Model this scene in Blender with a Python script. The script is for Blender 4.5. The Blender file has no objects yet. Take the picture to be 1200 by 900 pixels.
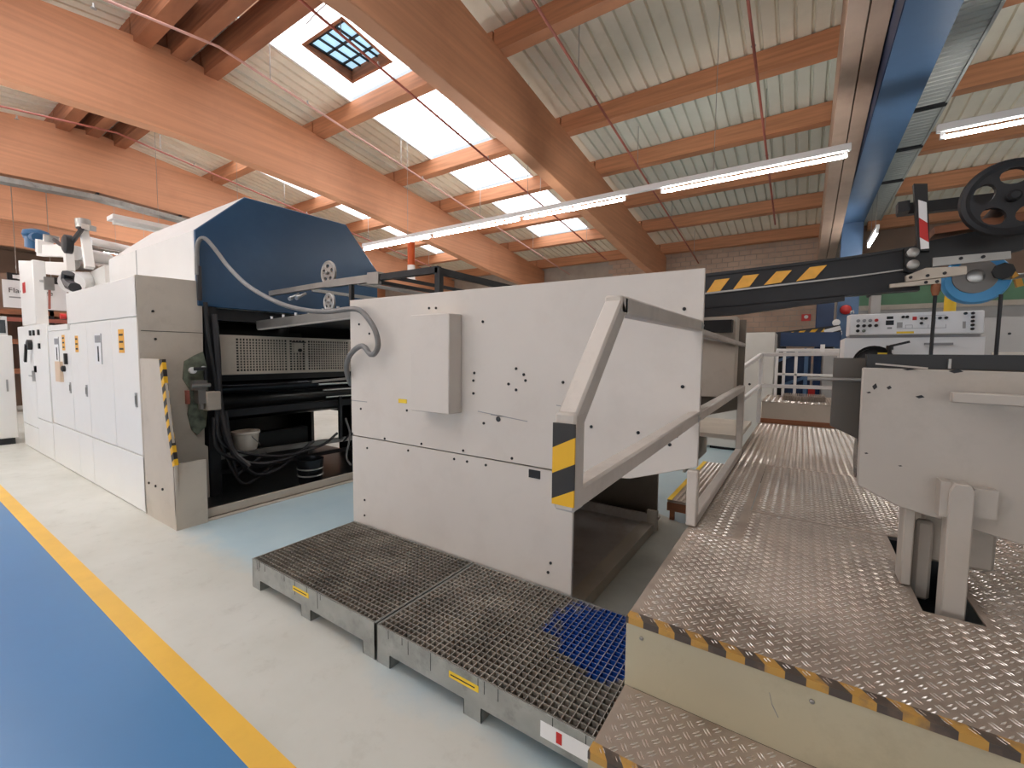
import bpy, bmesh, math, random
from mathutils import Vector, Matrix
random.seed(7)
scene = bpy.context.scene
col = scene.collection

# ------------------------------------------------------------------ camera
cam_data = bpy.data.cameras.new('camera')
cam_data.sensor_width = 36.0
cam_data.lens = 510.19 * 36.0 / 1200.0
cam_data.clip_start = 0.02
cam_data.clip_end = 200
cam = bpy.data.objects.new('camera', cam_data)
col.objects.link(cam)
PITCH, YAW, ROLL, EYE = .06716, .58791, .00976, 1.6
_F = Vector((-math.sin(YAW) * math.cos(PITCH), math.cos(YAW) * math.cos(PITCH), -math.sin(PITCH)))
_R = Vector((math.cos(YAW), math.sin(YAW), 0))
_U = _R.cross(_F)
_R2 = _R * math.cos(ROLL) + _U * math.sin(ROLL)
_U2 = _U * math.cos(ROLL) - _R * math.sin(ROLL)
cam.matrix_world = Matrix(((_R2.x, _U2.x, -_F.x, 0), (_R2.y, _U2.y, -_F.y, 0), (_R2.z, _U2.z, -_F.z, EYE), (0, 0, 0, 1)))
scene.camera = cam

# ------------------------------------------------------------------ light and exposure
scene.view_settings.view_transform = 'Standard'
scene.view_settings.look = 'None'
scene.view_settings.exposure = 0.0
scene.view_settings.gamma = 1.0
scene.view_settings.use_curve_mapping = False
world = bpy.data.worlds.new('overcast_sky')
scene.world = world
world.use_nodes = True
world.node_tree.nodes['Background'].inputs[0].default_value = (.86, .93, 1, 1)
world.node_tree.nodes['Background'].inputs[1].default_value = 1.0
SKYLIGHT = 3.6      # brightness of the translucent rooflights
WINDOW_FILL = 3.1         # brightness of the unseen fill windows added behind the camera
TUBE = 52.0          # brightness of the fluorescent tubes
scene.cycles.max_bounces = 10
scene.cycles.diffuse_bounces = 6
scene.cycles.glossy_bounces = 4
scene.cycles.caustics_reflective = False
scene.cycles.caustics_refractive = False
scene.cycles.sample_clamp_indirect = 6.0

# ------------------------------------------------------------------ helpers
def lin(c):
    return tuple(((x / 255) / 12.92 if x / 255 <= .04045 else (((x / 255) + .055) / 1.055) ** 2.4) for x in c)

MATS = {}
def mat(name, rgb, rough=.5, metal=0.0, vary=.08, scale=3.0, bump=0.0, bscale=60.0, stretch=(1, 1, 1), dirt=None, dirt_amt=.0, dirt_scale=2.0, coat=0.0):
    """painted / plain surface with soft procedural variation and optional dirt."""
    m = bpy.data.materials.new(name)
    m.use_nodes = True
    nt = m.node_tree
    b = nt.nodes['Principled BSDF']
    c = lin(rgb)
    b.inputs['Roughness'].default_value = rough
    b.inputs['Metallic'].default_value = metal
    if coat:
        b.inputs['Coat Weight'].default_value = coat
        b.inputs['Coat Roughness'].default_value = .15
    tc = nt.nodes.new('ShaderNodeTexCoord')
    mp = nt.nodes.new('ShaderNodeMapping')
    mp.inputs['Scale'].default_value = stretch
    geo = nt.nodes.new('ShaderNodeNewGeometry')
    nt.links.new(geo.outputs['Position'], mp.inputs['Vector'])
    n = nt.nodes.new('ShaderNodeTexNoise')
    n.inputs['Scale'].default_value = scale
    n.inputs['Detail'].default_value = 5
    nt.links.new(mp.outputs[0], n.inputs['Vector'])
    ramp = nt.nodes.new('ShaderNodeValToRGB')
    ramp.color_ramp.elements[0].position = .3
    ramp.color_ramp.elements[1].position = .7
    ramp.color_ramp.elements[0].color = tuple(x * (1 - vary) for x in c) + (1,)
    ramp.color_ramp.elements[1].color = tuple(min(1, x * (1 + vary)) for x in c) + (1,)
    nt.links.new(n.outputs['Fac'], ramp.inputs[0])
    out = ramp.outputs[0]
    if dirt:
        n2 = nt.nodes.new('ShaderNodeTexNoise')
        n2.inputs['Scale'].default_value = dirt_scale
        n2.inputs['Detail'].default_value = 8
        n2.inputs['Roughness'].default_value = .7
        nt.links.new(geo.outputs['Position'], n2.inputs['Vector'])
        mr = nt.nodes.new('ShaderNodeMapRange')
        mr.inputs[1].default_value = .5
        mr.inputs[2].default_value = .75
        mr.inputs[4].default_value = dirt_amt
        nt.links.new(n2.outputs['Fac'], mr.inputs[0])
        mx = nt.nodes.new('ShaderNodeMixRGB')
        mx.inputs[2].default_value = lin(dirt) + (1,)
        nt.links.new(mr.outputs[0], mx.inputs[0])
        nt.links.new(out, mx.inputs[1])
        out = mx.outputs[0]
    nt.links.new(out, b.inputs['Base Color'])
    if bump:
        n3 = nt.nodes.new('ShaderNodeTexNoise')
        n3.inputs['Scale'].default_value = bscale
        nt.links.new(mp.outputs[0], n3.inputs['Vector'])
        bp = nt.nodes.new('ShaderNodeBump')
        bp.inputs['Strength'].default_value = bump
        bp.inputs['Distance'].default_value = .01
        nt.links.new(n3.outputs['Fac'], bp.inputs['Height'])
        nt.links.new(bp.outputs[0], b.inputs['Normal'])
    MATS[name] = m
    return m

def glow(name, rgb, strength, back=None):
    m = bpy.data.materials.new(name)
    m.use_nodes = True
    b = m.node_tree.nodes['Principled BSDF']
    b.inputs['Base Color'].default_value = (.9, .9, .9, 1)
    b.inputs['Emission Color'].default_value = lin(rgb) + (1,)
    b.inputs['Emission Strength'].default_value = strength
    MATS[name] = m
    return m

def hazard(name, direction, period, a=(235, 180, 30), b_=(35, 33, 32), wear=.25, offset=0.0, duty=.5):
    """diagonal two-colour stripes printed on tape, in object space."""
    m = bpy.data.materials.new(name)
    m.use_nodes = True
    nt = m.node_tree
    b = nt.nodes['Principled BSDF']
    b.inputs['Roughness'].default_value = .45
    tc = nt.nodes.new('ShaderNodeTexCoord')
    d = nt.nodes.new('ShaderNodeVectorMath')
    d.operation = 'DOT_PRODUCT'
    d.inputs[1].default_value = tuple(x / period for x in direction)
    nt.links.new(tc.outputs['Object'], d.inputs[0])
    ad = nt.nodes.new('ShaderNodeMath'); ad.operation = 'ADD'; ad.inputs[1].default_value = 100 + offset
    nt.links.new(d.outputs['Value'], ad.inputs[0])
    fr = nt.nodes.new('ShaderNodeMath'); fr.operation = 'FRACT'
    nt.links.new(ad.outputs[0], fr.inputs[0])
    gt = nt.nodes.new('ShaderNodeMath'); gt.operation = 'GREATER_THAN'; gt.inputs[1].default_value = duty
    nt.links.new(fr.outputs[0], gt.inputs[0])
    mx = nt.nodes.new('ShaderNodeMixRGB')
    mx.inputs[1].default_value = lin(a) + (1,)
    mx.inputs[2].default_value = lin(b_) + (1,)
    nt.links.new(gt.outputs[0], mx.inputs[0])
    n = nt.nodes.new('ShaderNodeTexNoise'); n.inputs['Scale'].default_value = 25; n.inputs['Detail'].default_value = 6
    nt.links.new(tc.outputs['Object'], n.inputs['Vector'])
    mr = nt.nodes.new('ShaderNodeMapRange'); mr.inputs[1].default_value = .5; mr.inputs[2].default_value = .75; mr.inputs[4].default_value = wear
    nt.links.new(n.outputs['Fac'], mr.inputs[0])
    m2 = nt.nodes.new('ShaderNodeMixRGB'); m2.inputs[2].default_value = lin((120, 100, 85)) + (1,)
    nt.links.new(mr.outputs[0], m2.inputs[0]); nt.links.new(mx.outputs[0], m2.inputs[1])
    nt.links.new(m2.outputs[0], b.inputs['Base Color'])
    MATS[name] = m
    return m

class MB:
    """collects simple shapes into one mesh, in world coordinates."""
    def __init__(self):
        self.v = []; self.f = []; self.m = []
    def _add(self, vs, fs, mi=0):
        k = len(self.v)
        self.v += [tuple(p) for p in vs]
        self.f += [tuple(i + k for i in f) for f in fs]
        self.m += [mi] * len(fs)
        return self
    def box(self, x0, x1, y0, y1, z0, z1, mi=0):
        vs = [(x, y, z) for z in (z0, z1) for y in (y0, y1) for x in (x0, x1)]
        return self._add(vs, [(0, 2, 3, 1), (4, 5, 7, 6), (0, 1, 5, 4), (2, 6, 7, 3), (0, 4, 6, 2), (1, 3, 7, 5)], mi)
    def prism(self, poly, vec, mi=0):
        n = len(poly); vec = Vector(vec)
        vs = [Vector(p) for p in poly] + [Vector(p) + vec for p in poly]
        fs = [tuple(range(n))[::-1], tuple(range(n, 2 * n))] + [(i, (i + 1) % n, n + (i + 1) % n, n + i) for i in range(n)]
        return self._add(vs, fs, mi)
    def bar(self, p, q, w, h, mi=0, up=(0, 0, 1)):
        p = Vector(p); q = Vector(q); d = (q - p).normalized(); u = Vector(up)
        if abs(d.dot(u)) > .97: u = Vector((0, 1, 0))
        s = d.cross(u).normalized(); u = s.cross(d)
        a = [s * (w / 2 * i) + u * (h / 2 * j) for i, j in ((-1, -1), (1, -1), (1, 1), (-1, 1))]
        return self._add([p + x for x in a] + [q + x for x in a], [(3, 2, 1, 0), (4, 5, 6, 7)] + [(i, (i + 1) % 4, 4 + (i + 1) % 4, 4 + i) for i in range(4)], mi)
    def tube(self, pts, r, n=8, mi=0, cap=True):
        pts = [Vector(p) for p in pts]; k = len(pts); vs = []; ref = None
        for i, p in enumerate(pts):
            t = (pts[min(i + 1, k - 1)] - pts[max(i - 1, 0)]).normalized()
            if ref is None:
                ref = Vector((0, 0, 1)) if abs(t.z) < .9 else Vector((0, 1, 0))
            s = t.cross(ref).normalized(); ref = s.cross(t).normalized()
            rr = r[i] if isinstance(r, (list, tuple)) else r
            for j in range(n):
                a = 2 * math.pi * j / n
                vs.append(p + s * (rr * math.cos(a)) + ref * (rr * math.sin(a)))
        fs = [(i * n + j, i * n + (j + 1) % n, (i + 1) * n + (j + 1) % n, (i + 1) * n + j) for i in range(k - 1) for j in range(n)]
        if cap: fs += [tuple(range(n))[::-1], tuple((k - 1) * n + j for j in range(n))]
        return self._add(vs, fs, mi)
    def cyl(self, p, q, r, n=16, mi=0):
        return self.tube([p, q], r, n, mi)
    def lathe(self, base, axis, prof, n=20, mi=0):
        """prof: list of (distance along axis, radius)."""
        base = Vector(base); ax = Vector(axis).normalized()
        ref = Vector((0, 0, 1)) if abs(ax.z) < .9 else Vector((1, 0, 0))
        s = ax.cross(ref).normalized(); u = s.cross(ax); vs = []
        for d, r in prof:
            for j in range(n):
                a = 2 * math.pi * j / n
                vs.append(base + ax * d + s * (r * math.cos(a)) + u * (r * math.sin(a)))
        k = len(prof)
        fs = [(i * n + j, i * n + (j + 1) % n, (i + 1) * n + (j + 1) % n, (i + 1) * n + j) for i in range(k - 1) for j in range(n)]
        fs += [tuple(range(n))[::-1], tuple((k - 1) * n + j for j in range(n))]
        return self._add(vs, fs, mi)
    def plate_holes(self, origin, ux, uy, thick, outer, holes, mi=0):
        """flat plate with holes: outer and holes are 2D loops with equal vertex count per hole bridged by triangulation."""
        bm = bmesh.new(); edges = []
        for loop in [outer] + holes:
            vs = [bm.verts.new((a, b, 0)) for a, b in loop]
            edges += [bm.edges.new((vs[i], vs[(i + 1) % len(vs)])) for i in range(len(vs))]
        bmesh.ops.triangle_fill(bm, use_beauty=True, use_dissolve=False, edges=edges)
        r = bmesh.ops.extrude_face_region(bm, geom=bm.faces[:])
        bmesh.ops.translate(bm, vec=(0, 0, thick), verts=[e for e in r['geom'] if isinstance(e, bmesh.types.BMVert)])
        bm.verts.index_update()
        ux = Vector(ux); uy = Vector(uy); uz = ux.cross(uy).normalized(); o = Vector(origin)
        vs = [o + ux * v.co.x + uy * v.co.y + uz * v.co.z for v in bm.verts]
        fs = [tuple(v.index for v in f.verts) for f in bm.faces]
        bm.free()
        return self._add(vs, fs, mi)
    def build(self, name, material, parent=None, bevel=0.0, smooth=True, origin=None):
        lo = [min(p[i] for p in self.v) for i in range(3)]; hi = [max(p[i] for p in self.v) for i in range(3)]
        c = Vector([(a + b) / 2 for a, b in zip(lo, hi)]) if origin is None else Vector(origin)
        if parent is None and origin is None: c.z = lo[2]
        me = bpy.data.meshes.new(name)
        me.from_pydata([tuple(Vector(p) - c) for p in self.v], [], self.f)
        mats = material if isinstance(material, (list, tuple)) else [material]
        for mm in mats: me.materials.append(MATS[mm] if isinstance(mm, str) else mm)
        if len(mats) > 1: me.polygons.foreach_set('material_index', self.m)
        bm = bmesh.new(); bm.from_mesh(me)
        bmesh.ops.recalc_face_normals(bm, faces=bm.faces)
        bm.to_mesh(me); bm.free()
        if smooth:
            me.polygons.foreach_set('use_smooth', [True] * len(me.polygons))
            me.set_sharp_from_angle(angle=math.radians(35))
        o = bpy.data.objects.new(name, me)
        col.objects.link(o)
        place(o, c, parent)
        if bevel:
            b = o.modifiers.new('bevel', 'BEVEL'); b.width = bevel; b.segments = 1; b.limit_method = 'ANGLE'; b.angle_limit = math.radians(50)
        return o

WORLD = {}
def place(o, c, parent=None):
    WORLD[o.name] = Vector(c)
    if parent is not None:
        o.parent = parent
        o.location = Vector(c) - WORLD[parent.name]
    else:
        o.location = c

def thing(name, label, cat, loc=(0, 0, 0), group=None):
    o = bpy.data.objects.new(name, None); col.objects.link(o)
    o.empty_display_size = .1
    place(o, loc)
    tag(o, label, cat, group)
    return o
def tag(o, label, cat, group=None):
    o['label'] = label; o['category'] = cat
    if group: o['group'] = group
    return o
def struct(o):
    o['kind'] = 'structure'; return o
def stuff(o):
    o['kind'] = 'stuff'; return o
def box(name, m, parent, x0, x1, y0, y1, z0, z1, bevel=0.0):
    return MB().box(x0, x1, y0, y1, z0, z1).build(name, m, parent, bevel)
def share(o, c, parent):
    """another object on the same mesh, at world point c."""
    n = bpy.data.objects.new(o.name.split('.')[0], o.data); col.objects.link(n)
    place(n, c, parent); return n
def spline(pts, k=6):
    pts = [Vector(p) for p in pts]; out = []
    P = [pts[0] * 2 - pts[1]] + pts + [pts[-1] * 2 - pts[-2]]
    for i in range(1, len(P) - 2):
        for j in range(k):
            t = j / k
            a, b, c, d = P[i - 1], P[i], P[i + 1], P[i + 2]
            out.append(.5 * ((2 * b) + (c - a) * t + (2 * a - 5 * b + 4 * c - d) * t * t + (3 * b - a - 3 * c + d) * t ** 3))
    return out + [pts[-1]]
def text(name, body, size, m, parent, loc, ux, uy, depth=.002, align='LEFT'):
    cu = bpy.data.curves.new(name, 'FONT'); cu.body = body; cu.size = size; cu.extrude = depth; cu.align_x = align
    t = bpy.data.objects.new(name, cu); col.objects.link(t)
    dg = bpy.context.evaluated_depsgraph_get()
    me = bpy.data.meshes.new_from_object(t.evaluated_get(dg))
    bpy.data.objects.remove(t); bpy.data.curves.remove(cu)
    ux = Vector(ux); uy = Vector(uy); uz = ux.cross(uy)
    vs = [ux * v.co.x + uy * v.co.y + uz * v.co.z for v in me.vertices]
    b = MB(); b.v = [tuple(Vector(loc) + p) for p in vs]; b.f = [tuple(p.vertices) for p in me.polygons]; b.m = [0] * len(b.f)
    return b.build(name, m, parent, smooth=False)

# ------------------------------------------------------------------ materials
mat('white_paint', (240, 239, 235), .42, vary=.02, scale=1.2, dirt=(214, 211, 203), dirt_amt=.25, dirt_scale=1.2)
mat('panel_paint', (212, 205, 197), .5, vary=.03, scale=1.5, dirt=(170, 160, 148), dirt_amt=.18, dirt_scale=2.2)
mat('beige_paint', (196, 186, 172), .5, vary=.05, scale=2.5, dirt=(150, 140, 125), dirt_amt=.4, dirt_scale=3)
mat('grey_hood_paint', (222, 222, 220), .45, vary=.02)
mat('cream_step', (188, 178, 150), .5, vary=.06, scale=3, dirt=(135, 120, 95), dirt_amt=.5, dirt_scale=3)
mat('console_paint', (240, 240, 240), .45, vary=.02)
mat('blue_hood_paint', (36, 74, 108), .32, vary=.18, scale=.8, dirt=(70, 105, 135), dirt_amt=.3, dirt_scale=.9)
mat('feeder_paint', (182, 174, 164), .5, vary=.05, scale=2.5, dirt=(150, 142, 130), dirt_amt=.4, dirt_scale=3)
mat('dark_metal', (38, 39, 42), .5, .3, vary=.25, scale=4)
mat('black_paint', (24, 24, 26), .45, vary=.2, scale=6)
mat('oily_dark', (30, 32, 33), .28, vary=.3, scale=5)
mat('dark_green', (112, 120, 104), .6, vary=.4, scale=14, dirt=(50, 54, 48), dirt_amt=.8, dirt_scale=12)
mat('roller_dark', (44, 46, 50), .25, .7, vary=.1)
mat('galvanised', (168, 170, 166), .38, .55, vary=.15, scale=7, dirt=(70, 72, 72), dirt_amt=.5, dirt_scale=8)
mat('grating_metal', (160, 154, 144), .42, .35, vary=.3, scale=4, dirt=(84, 70, 60), dirt_amt=.6, dirt_scale=5)
mat('sump_dark', (108, 100, 91), .5, vary=.4, scale=9, dirt=(34, 32, 31), dirt_amt=.9, dirt_scale=9)
mat('blue_ink', (22, 70, 150), .35, vary=.3, scale=9)
mat('plate_steel', (176, 161, 147), .4, .35, vary=.14, scale=2.5, dirt=(116, 98, 82), dirt_amt=.6, dirt_scale=4)
mat('tread_bump', (232, 225, 216), .18, .7, vary=.1, scale=6)
mat('steel', (176, 176, 174), .32, .85, vary=.1)
mat('brushed', (158, 156, 152), .38, .7, vary=.12, scale=5)
mat('rail_paint', (205, 196, 186), .42, vary=.05, scale=5, dirt=(130, 122, 112), dirt_amt=.3, dirt_scale=8)
mat('rail_white', (228, 226, 224), .4, vary=.03)
mat('beam_wood', (206, 148, 112), .6, vary=.1, scale=2.2, stretch=(1, .25, 9), bump=.05, bscale=40, dirt=(168, 112, 80), dirt_amt=.3, dirt_scale=1.5)
mat('board_paint', (192, 164, 144), .6, vary=.12, scale=2.2, stretch=(1, .25, 9), dirt=(150, 120, 100), dirt_amt=.4, dirt_scale=2)
mat('brown_plate', (88, 82, 75), .45, .2, vary=.15, scale=3)
mat('bronze_plate', (132, 122, 110), .45, .2, vary=.15, scale=3)
mat('tray_sheet', (200, 193, 188), .3, .1, vary=.12, scale=2, dirt=(150, 122, 104), dirt_amt=.6, dirt_scale=3)
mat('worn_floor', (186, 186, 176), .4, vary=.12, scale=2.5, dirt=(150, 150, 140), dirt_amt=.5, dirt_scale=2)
mat('purlin_wood', (188, 130, 94), .65, vary=.2, scale=4, stretch=(.25, 1, 5))
mat('old_wood', (150, 96, 66), .7, vary=.3, scale=4, stretch=(.25, 1, 5))
mat('pale_wood', (226, 178, 128), .6, vary=.1, scale=4, stretch=(.25, 1, 5))
mat('roof_sheet', (236, 228, 210), .55, vary=.06, scale=1.6, dirt=(190, 182, 156), dirt_amt=.3, dirt_scale=1.1)
mat('roof_sheet_green', (216, 218, 206), .55, vary=.06, scale=1.6, dirt=(182, 178, 156), dirt_amt=.3, dirt_scale=1.1)
mat('gutter_sheet', (200, 200, 194), .5, vary=.06)
mat('blue_steel', (80, 110, 146), .42, vary=.1, scale=2)
mat('dark_blue', (24, 50, 86), .45, vary=.15)
mat('pipe_red', (168, 96, 82), .5, vary=.12)
mat('pipe_white', (206, 160, 148), .5, vary=.06)
mat('brick', (186, 160, 142), .8, vary=.14, scale=1.7, bump=.3, bscale=30)
mat('mortar', (166, 156, 146), .9, vary=.1)
mat('wall_grey', (168, 166, 164), .7, vary=.06)
mat('wall_brown', (132, 108, 92), .7, vary=.15, scale=1)
mat('wall_green', (106, 148, 116), .6, vary=.08)
mat('wall_render', (206, 202, 194), .8, vary=.05)
mat('hose_grey', (118, 117, 116), .4, vary=.1, scale=20)
mat('rubber', (40, 40, 44), .45, vary=.15)
mat('bucket_plastic', (214, 206, 194), .4, vary=.06)
mat('motor_blue', (40, 88, 128), .45, vary=.1)
mat('light_blue', (72, 176, 244), .35, vary=.06)
mat('orange_tag', (240, 178, 70), .5, vary=.08, scale=20)
mat('yellow_tag', (240, 204, 52), .5, vary=.06, scale=20)
mat('yellow_paint', (240, 200, 50), .45, vary=.06)
mat('red_plastic', (200, 44, 40), .4, vary=.05)
mat('white_plastic', (240, 240, 240), .4, vary=.02)
mat('sign_white', (238, 238, 240), .5, vary=.01)
mat('print_black', (30, 30, 32), .6, vary=.0)
mat('print_grey', (150, 150, 152), .6, vary=.0)
mat('glass_dark', (60, 66, 70), .15, vary=.1)
mat('beech', (222, 196, 168), .5, vary=.06)
mat('orange_red', (206, 92, 42), .5, vary=.06)
mat('lane_blue', (76, 132, 184), .3, vary=.05, scale=1.2, dirt=(68, 118, 170), dirt_amt=.4, dirt_scale=1.2)
mat('line_yellow', (240, 190, 74), .4, vary=.05, scale=3, dirt=(222, 170, 70), dirt_amt=.4, dirt_scale=4)
def inky_grating():
    m = MATS['grating_metal'].copy(); m.name = 'grating_inky'; nt = m.node_tree; b = nt.nodes['Principled BSDF']
    src = b.inputs['Base Color'].links[0].from_socket
    N = nt.nodes.new; L = nt.links.new
    geo = N('ShaderNodeNewGeometry')
    sb = N('ShaderNodeVectorMath'); sb.operation = 'SUBTRACT'; sb.inputs[1].default_value = (-.74, 2.0, .2); L(geo.outputs['Position'], sb.inputs[0])
    sc = N('ShaderNodeVectorMath'); sc.operation = 'MULTIPLY'; sc.inputs[1].default_value = (2.9, 3.6, 0); L(sb.outputs[0], sc.inputs[0])
    ln = N('ShaderNodeVectorMath'); ln.operation = 'LENGTH'; L(sc.outputs[0], ln.inputs[0])
    n = N('ShaderNodeTexNoise'); n.inputs['Scale'].default_value = 7; n.inputs['Detail'].default_value = 4; L(geo.outputs['Position'], n.inputs['Vector'])
    ad = N('ShaderNodeMath'); ad.operation = 'MULTIPLY_ADD'; ad.inputs[1].default_value = 1.5; L(n.outputs['Fac'], ad.inputs[0]); L(ln.outputs['Value'], ad.inputs[2])
    mr = N('ShaderNodeMapRange'); mr.inputs[1].default_value = 1.72; mr.inputs[2].default_value = 1.6; L(ad.outputs[0], mr.inputs[0])
    sz = N('ShaderNodeSeparateXYZ'); L(geo.outputs['Normal'], sz.inputs[0])
    rub = N('ShaderNodeMapRange'); rub.inputs[1].default_value = .5; rub.inputs[2].default_value = .9; rub.inputs[3].default_value = 1; rub.inputs[4].default_value = .25; L(sz.outputs['Z'], rub.inputs[0])
    mu = N('ShaderNodeMath'); mu.operation = 'MULTIPLY'; L(mr.outputs[0], mu.inputs[0]); L(rub.outputs[0], mu.inputs[1])
    mx = N('ShaderNodeMixRGB'); mx.inputs[2].default_value = lin((26, 84, 172)) + (1,); L(mu.outputs[0], mx.inputs[0]); L(src, mx.inputs[1])
    L(mx.outputs[0], b.inputs['Base Color']); b.inputs['Metallic'].default_value = .1
    MATS['grating_inky'] = m
    m2 = m.copy(); m2.name = 'sump_inky'; MATS['sump_inky'] = m2
    for nd in m2.node_tree.nodes:
        if nd.type == 'MAP_RANGE' and abs(nd.inputs[4].default_value - .25) < .01: nd.inputs[4].default_value = 1.0
        if nd.type == 'VALTORGB':
            nd.color_ramp.elements[0].color = lin((80, 74, 68)) + (1,); nd.color_ramp.elements[1].color = lin((118, 110, 100)) + (1,)
inky_grating()
glow('rooflight', (246, 250, 255), SKYLIGHT)
glow('window_daylight', (246, 250, 255), WINDOW_FILL)
glow('tube_lit', (255, 252, 248), TUBE)
hazard('hazard_post', (-.75, 0, 1.0), .14)
hazard('hazard_rail', (-.5, 0, 1.0), .115, offset=.074, wear=.05)
hazard('hazard_edge', (1.0, .75, 0), .095, a=(196, 150, 74), b_=(84, 74, 66), wear=.85)
hazard('hazard_far', (1.0, 0, -.8), .18)
hazard('red_white', (.35, 0, 1), .17, a=(170, 36, 30), b_=(224, 218, 206), wear=.1)

# ================================================================== STRUCTURE
X0, X1, Y0, Y1 = -24.0, 9.8, -8.6, 14.6
RIDGE = 3.0
def top(y):
    return 6.25 - .127 * abs(y - RIDGE)
_BP = [(0, 5.0), (.84, 4.96), (2.64, 4.87), (4, 4.73), (5.94, 4.5), (7.9, 4.26), (9.5, 4.12), (11.6, 4.0)]
def bot(y):
    d = abs(y - RIDGE)
    for (a, za), (b, zb) in zip(_BP, _BP[1:]):
        if d <= b: return za + (zb - za) * (d - a) / (b - a)
    return _BP[-1][1]

# ---- floor
def floor_material():
    m = bpy.data.materials.new('coated_concrete'); m.use_nodes = True; nt = m.node_tree; b = nt.nodes['Principled BSDF']
    L = nt.links.new; N = nt.nodes.new
    geo = N('ShaderNodeNewGeometry')
    def noise(s, d=6, r=.6):
        n = N('ShaderNodeTexNoise'); n.inputs['Scale'].default_value = s; n.inputs['Detail'].default_value = d; n.inputs['Roughness'].default_value = r
        L(geo.outputs['Position'], n.inputs['Vector']); return n.outputs['Fac']
    def rng(x, a, b_, c=0, d=1):
        r = N('ShaderNodeMapRange'); r.inputs[1].default_value = a; r.inputs[2].default_value = b_; r.inputs[3].default_value = c; r.inputs[4].default_value = d
        L(x, r.inputs[0]); return r.outputs[0]
    def mix(f, a, b_):
        x = N('ShaderNodeMixRGB'); L(f, x.inputs[0])
        for i, q in ((1, a), (2, b_)):
            if isinstance(q, tuple): x.inputs[i].default_value = lin(q) + (1,)
            else: L(q, x.inputs[i])
        return x.outputs[0]
    base = mix(rng(noise(.9), .35, .65), (214, 214, 206), (200, 200, 190))
    base = mix(rng(noise(6, 8, .7), .55, .8, 0, .45), base, (168, 164, 150))
    # worn pale blue paint round the machine feet, with a ragged border
    sep = N('ShaderNodeSeparateXYZ'); L(geo.outputs['Position'], sep.inputs[0])
    ad = N('ShaderNodeMath'); ad.operation = 'ADD'
    L(sep.outputs['Y'], ad.inputs[0]); L(rng(noise(1.7), 0, 1, -.35, .35), ad.inputs[1])
    xo = N('ShaderNodeMath'); xo.operation = 'ADD'; L(ad.outputs[0], xo.inputs[0]); L(rng(sep.outputs['X'], -2.3, -1.6, 0, .14), xo.inputs[1])
    f1 = rng(xo.outputs[0], 1.42, 1.66)
    f2 = rng(sep.outputs['X'], -4.9, -4.6)
    mu = N('ShaderNodeMath'); mu.operation = 'MULTIPLY'; L(f1, mu.inputs[0]); L(f2, mu.inputs[1])
    blue = mix(rng(noise(1.6), .35, .7), (186, 206, 212), (172, 196, 206))
    c = mix(mu.outputs[0], base, blue)
    # ink spots
    v = N('ShaderNodeTexVoronoi'); v.inputs['Scale'].default_value = 7; L(geo.outputs['Position'], v.inputs['Vector'])
    sp = rng(v.outputs['Distance'], .035, .02)
    sel = rng(noise(1.1), .56, .6)
    m2 = N('ShaderNodeMath'); m2.operation = 'MULTIPLY'; L(sp, m2.inputs[0]); L(sel, m2.inputs[1])
    c = mix(m2.outputs[0], c, (90, 96, 108))
    L(c, b.inputs['Base Color'])
    L(rng(noise(3), .3, .7, .28, .45), b.inputs['Roughness'])
    MATS['concrete'] = m
floor_material()
floor = MB().box(X0, X1, Y0, Y1, -.15, 0).build('floor', 'concrete'); struct(floor)
WORLD[floor.name] = Vector(floor.location)
box('blue_lane', 'lane_blue', floor, X0, X1, -1.4, .755, 0, .002)
MB().prism([(-2.0, 2.3, 0), (-1.0, 2.26, 0), (-.42, 2.2, 0), (-.42, 4.6, 0), (-.9, 4.3, 0), (-1.25, 4.5, 0), (-2.0, 4.3, 0)], (0, 0, .002)).build('worn_patch', 'worn_floor', floor)  # greyer floor patch beneath and beside the delivery unit
box('yellow_line', 'line_yellow', floor, X0, X1, .755, .858, 0, .003)

# ---- walls
wl = MB().box(X0 - .3, X0, Y0, Y1, 0, 5.2).prism([(X0 - .3, Y0, 5.2), (X0 - .3, Y1, 5.2), (X0 - .3, Y1, top(Y1) + .4), (X0 - .3, RIDGE, 6.6), (X0 - .3, Y0, top(Y0) + .4)], (.3, 0, 0)).build('wall_left', 'wall_brown'); struct(wl)
wr = MB().box(X1, X1 + .3, Y0, Y1, 0, 5.2).prism([(X1, Y0, 5.2), (X1, Y1, 5.2), (X1, Y1, top(Y1) + .4), (X1, RIDGE, 6.6), (X1, Y0, top(Y0) + .4)], (.3, 0, 0)).build('wall_right', 'wall_render'); struct(wr)
wf = MB().box(X0, X1, Y1, Y1 + .3, 0, top(Y1) + .3).build('wall_far', 'mortar'); struct(wf)
WORLD[wf.name] = Vector(wf.location)
wn = MB()
for a, b_, c, d in ((X0, X1, 0, 1.0), (X0, X1, 3.2, top(Y0) + .3)): wn.box(a, b_, Y0 - .3, Y0, c, d)
for k in range(9): wn.box(X0 + k * 4.1, X0 + k * 4.1 + .9, Y0 - .3, Y0, 1.0, 3.2)
wn = wn.build('wall_near', 'wall_render'); struct(wn)
for k in range(8):  # unseen windows, added to light the machine fronts
    w = box('window_%d' % (k + 1), 'window_daylight', None, X0 + k * 4.1 + .9, X0 + k * 4.1 + 4.1, Y0 - .2, Y0 - .16, 1.0, 3.2); struct(w)
    fr = MB()
    for q in range(5): fr.box(X0 + k * 4.1 + .9 + q * .78, X0 + k * 4.1 + .98 + q * .78, Y0 - .16, Y0 - .08, 1.0, 3.2)
    fr.build('window_frame', 'wall_grey', w)
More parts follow.
